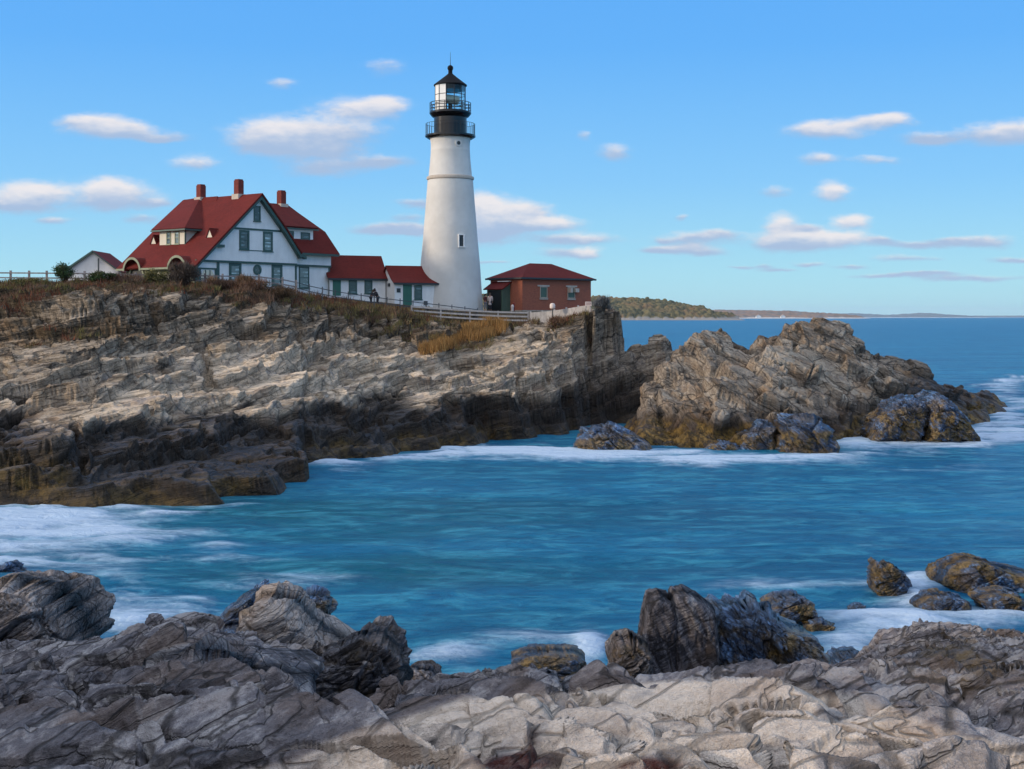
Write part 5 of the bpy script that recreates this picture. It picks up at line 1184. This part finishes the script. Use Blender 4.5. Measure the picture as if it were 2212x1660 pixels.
def shrub(u, v, D, rx, rz, cols, label, leafy=True, n=1500, s=1, twig=(.06,.04,.03), group=None):
    """crown spread about (u,v); grows from a base below it"""
    c = np.array(P(u, v, D)); zb = c[2]-rz; loc = (c[0], c[1], zb); r = np.random.default_rng(s)
    e = empty('shrub', loc, 0, label, 'shrub', group)
    # twigs
    k = 90; a = r.uniform(0, 2*np.pi, k); rr = np.sqrt(r.uniform(0, 1, k)); tips = np.stack([np.cos(a)*rr*rx, np.sin(a)*rr*rx*.8, rz*(1.0+np.sqrt(1-rr**2)*r.uniform(.3, 1., k))], 1)
    b0 = tips*np.array([.12, .12, 0]); wd = np.stack([np.cos(a+1.5), np.sin(a+1.5), 0*a], 1)*.025
    V = np.stack([b0-wd, b0+wd, tips], 1).reshape(-1, 3)
    np_mesh('stem', V, np.arange(len(V)).reshape(-1, 3), M_plant, dict(col=np.tile(np.array(twig), (len(V), 1))), tri=True, parent=e)
    # leaf clumps
    nc = 26; ca = r.normal(0, 1, (nc, 3)); ca /= np.linalg.norm(ca, axis=1, keepdims=True); ca *= r.uniform(.35, .9, (nc, 1)); ca = ca*np.array([rx, rx*.8, rz])+np.array([0, 0, rz*1.15])
    ci = r.integers(0, nc, n); ctr = ca[ci]+r.normal(0, 1, (n, 3))*np.array([rx, rx, rz])*.16
    sz = (.05 if leafy else .018)*r.uniform(.6, 1.5, (n, 1)); d1 = r.normal(0, 1, (n, 3)); d1 /= np.linalg.norm(d1, axis=1, keepdims=True)
    d2 = np.cross(d1, r.normal(0, 1, (n, 3))); d2 /= np.linalg.norm(d2, axis=1, keepdims=True)
    ln = sz*(1.6 if leafy else 14); 
    if not leafy: d1[:, 2] = np.abs(d1[:, 2])+.6
    V = np.stack([ctr-d2*sz, ctr+d2*sz, ctr+d1*ln], 1).reshape(-1, 3); V[:, 2] = np.maximum(V[:, 2], .0)
    C = np.repeat(np.array(cols)[ci % len(cols)]*r.uniform(.65, 1.4, (n, 1)), 3, 0)
    np_mesh('crown', V, np.arange(len(V)).reshape(-1, 3), M_plant, dict(col=C), tri=True, parent=e)
    return e
GR = [(.03,.06,.02),(.04,.075,.03),(.06,.07,.025)]
shrub(140, 590, 110.5, .95, .8, GR, 'dark green leafy shrub rising above the fence at the far left', s=1, n=2600)
shrub(215, 600, 110, 1.2, .55, GR, 'low dark green shrub in front of the white outbuilding', s=2, n=2600)
shrub(60, 612, 107, 1.8, .5, OLIVE, 'wide olive shrub at the left end under the fence', s=3, n=2600)
shrub(395, 597, 112.5, 1.35, 1.15, [(.10,.075,.06),(.075,.055,.045)], 'big bare grey brown twiggy bush hiding the porch corner', False, 5200, 4)
shrub(338, 603, 112, 1.3, .8, OLIVE, 'olive bush in front of the arched porch wall', True, 3000, 5)
shrub(270, 610, 111, 1.5, .6, BROWN, 'brown twiggy bush left of the olive bush at the porch', False, 3600, 6)
shrub(470, 618, 112, 1.6, .6, BROWN, 'dark brown bush right of the big bare bush', False, 4000, 7)
shrub(545, 622, 112, 1.9, .75, [(.16,.09,.06),(.12,.065,.04),(.18,.11,.06)], 'reddish brown bush under the round window of the keeper house', False, 6000, 8)
shrub(600, 640, 112.5, 1.5, .6, [(.15,.09,.05),(.10,.06,.035)], 'rusty bush where the railing starts to descend', False, 4200, 9)
shrub(520, 655, 109, 1.6, .6, [(.14,.075,.05),(.10,.05,.04)], 'purplish brown bush on the rocks below the reddish one', False, 4200, 10)
shrub(1301, 660, 115.6, .85, .55, [(.16,.17,.18),(.11,.115,.12)], 'round grey bare bush on top of the cliff pillar', False, 3200, 11, twig=(.09, .09, .09))
shrub(1215, 697, 118, 1.3, .4, BROWN, 'low brown twigs at the foot of the plank fence', False, 2400, 12)
shrub(12, 655, 104, 1.4, .6, RUST, 'rust red bush on the rocks at the left edge', False, 3600, 13)

# ---------------------------------------------------------------- far shores
def far_land(name, D, us_, prof, mat, treeh, cell, label=None, kind='structure', dep=.12, ny=60, s=3, cat=None):
    n = len(us_); ys = np.linspace(0, 1, ny); U, Yt = np.meshgrid(us_, ys); U = U.ravel(); Yt = Yt.ravel()
    Dd = D*(1+dep*Yt); X = (U-UC)/F*D*(1+dep*.3*Yt)
    top = np.interp(U, [p_[0] for p_ in prof], [H+(VH-p_[1])/F*D for p_ in prof])
    zz = top*np.sin(np.clip(Yt*1.7, 0, np.pi/2)) ** .8*np.where(Yt > .92, (1-Yt)/.08, 1)
    q = np.stack([X/cell, Dd/cell, 0*X], 1); F1, F2, hb, cd = voro(q, s)
    q2 = np.stack([X/(cell*5), Dd/(cell*5), 0*X], 1)
    land = sstep(zz, treeh*.25, treeh*.6)
    lump = treeh*(np.sqrt(np.clip(1-F1*F1*1.6, 0, 1))*(.35+.65*u01(hb*np.uint32(77777))))+treeh*.6*fbm(q2, 3, 5)
    Z = zz*.86+land*lump-.3*(1-land)
    Z = np.where((Yt < .02) | (Yt > .985), -2, Z)
    o = np_mesh(name, np.stack([X, Dd, Z], 1), grid_quads(ny, n)[:, ::-1], mat, dict(tree=land, tint=u01(hb)))
    return tag(o, label, cat, kind=kind)
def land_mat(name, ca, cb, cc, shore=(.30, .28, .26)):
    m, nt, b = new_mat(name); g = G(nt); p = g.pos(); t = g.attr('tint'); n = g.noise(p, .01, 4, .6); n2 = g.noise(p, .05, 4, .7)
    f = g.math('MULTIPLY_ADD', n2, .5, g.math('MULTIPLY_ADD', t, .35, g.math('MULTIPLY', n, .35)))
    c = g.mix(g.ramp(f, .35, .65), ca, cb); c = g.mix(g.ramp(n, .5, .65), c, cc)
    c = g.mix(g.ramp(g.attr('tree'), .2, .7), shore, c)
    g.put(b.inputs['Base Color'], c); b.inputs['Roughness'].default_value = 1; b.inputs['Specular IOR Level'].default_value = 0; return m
LM1 = land_mat('far_wood', (.045, .055, .04), (.15, .13, .07), (.19, .13, .075))
LM2 = land_mat('far_hill', (.16, .16, .15), (.28, .20, .16), (.20, .19, .19), (.5, .48, .46))
LM_haze = land_mat('farther_hill_haze', (.17, .22, .27), (.20, .25, .29), (.19, .23, .27), (.45, .5, .55))  # blue of the distance haze put into the hill colours
far_land('woodland', 3400, np.arange(980, 1612, 1.2), [(980,652),(1030,629),(1100,625),(1280,636),(1340,638),(1384,636),(1440,643),(1490,651),(1520,659),(1545,665),(1558,674),(1575,679),(1612,686)], LM1, 13, 12, 'autumn woodland covering the long headland across the bay', 'stuff', ny=90, cat='woodland')
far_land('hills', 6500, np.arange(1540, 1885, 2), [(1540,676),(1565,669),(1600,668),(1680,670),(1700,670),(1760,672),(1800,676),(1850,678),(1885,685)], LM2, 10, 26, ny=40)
far_land('hills', 11000, np.arange(1830, 2140, 2), [(1830,681),(1860,676.5),(1900,676),(1930,678),(1975,681),(2000,679),(2040,676),(2060,675.5),(2085,678),(2110,680.5),(2140,683)], LM_haze, 9, 40, ny=40)
far_land('hills', 15000, np.arange(1900, 2700, 4), [(1900,683),(2000,682.5),(2100,681.5),(2212,682),(2400,681),(2700,684)], LM_haze, 6, 60, ny=30)
for (u, w) in ((1639, 5), (1692, 4.5)):
    D = 6450; p = P(u, 682.5, D); k = D/F
    e = empty('house', (p[0], p[1], 2), 0, 'tiny white house on the far shore, ' + ('left of two' if u < 1660 else 'right of two'), 'house')
    MB().prism([(-w*k, 0, 0), (w*k, 0, 0), (w*k, 0, 4*k), (0, 0, 7*k), (-w*k, 0, 4*k)], (0, 10*k, 0)).build('wall', M_white, e)
    MB().slab([(-w*k-1, -1, 4*k), (0, -1, 7.3*k), (0, 11*k, 7.3*k), (-w*k-1, 11*k, 4*k)], 1).slab([(w*k+1, -1, 4*k), (0, -1, 7.3*k), (0, 11*k, 7.3*k), (w*k+1, 11*k, 4*k)], 1).build('roof', M_lint, e)
print('veg', time.time()-T0)


hm = bpy.data.materials.new('haze'); hm.use_nodes = True; hn = hm.node_tree; hn.nodes.clear()
ho = hn.nodes.new('ShaderNodeOutputMaterial'); hp = hn.nodes.new('ShaderNodeVolumePrincipled'); hn.links.new(hp.outputs[0], ho.inputs['Volume'])
hp.inputs['Color'].default_value = (.88, .95, 1, 1); hp.inputs['Density'].default_value = HAZE; hp.inputs['Anisotropy'].default_value = .2
tag(MB().box(-26000, 30000, -400, 47000, -4, 300).build('haze', hm), 'pale sea haze thickening towards the far shores', 'haze', kind='stuff')
sc.cycles.volume_bounces = 1
sc.view_settings.view_transform = 'Standard'; sc.view_settings.look = 'None'; sc.view_settings.exposure = 0; sc.view_settings.gamma = 1
sc.cycles.use_denoising = True
sc.cycles.max_bounces = 5; sc.cycles.diffuse_bounces = 2; sc.cycles.glossy_bounces = 2; sc.cycles.transmission_bounces = 4
sc.cycles.sample_clamp_indirect = 4
sc.render.resolution_x = 1024; sc.render.resolution_y = 769
print('done', time.time()-T0)
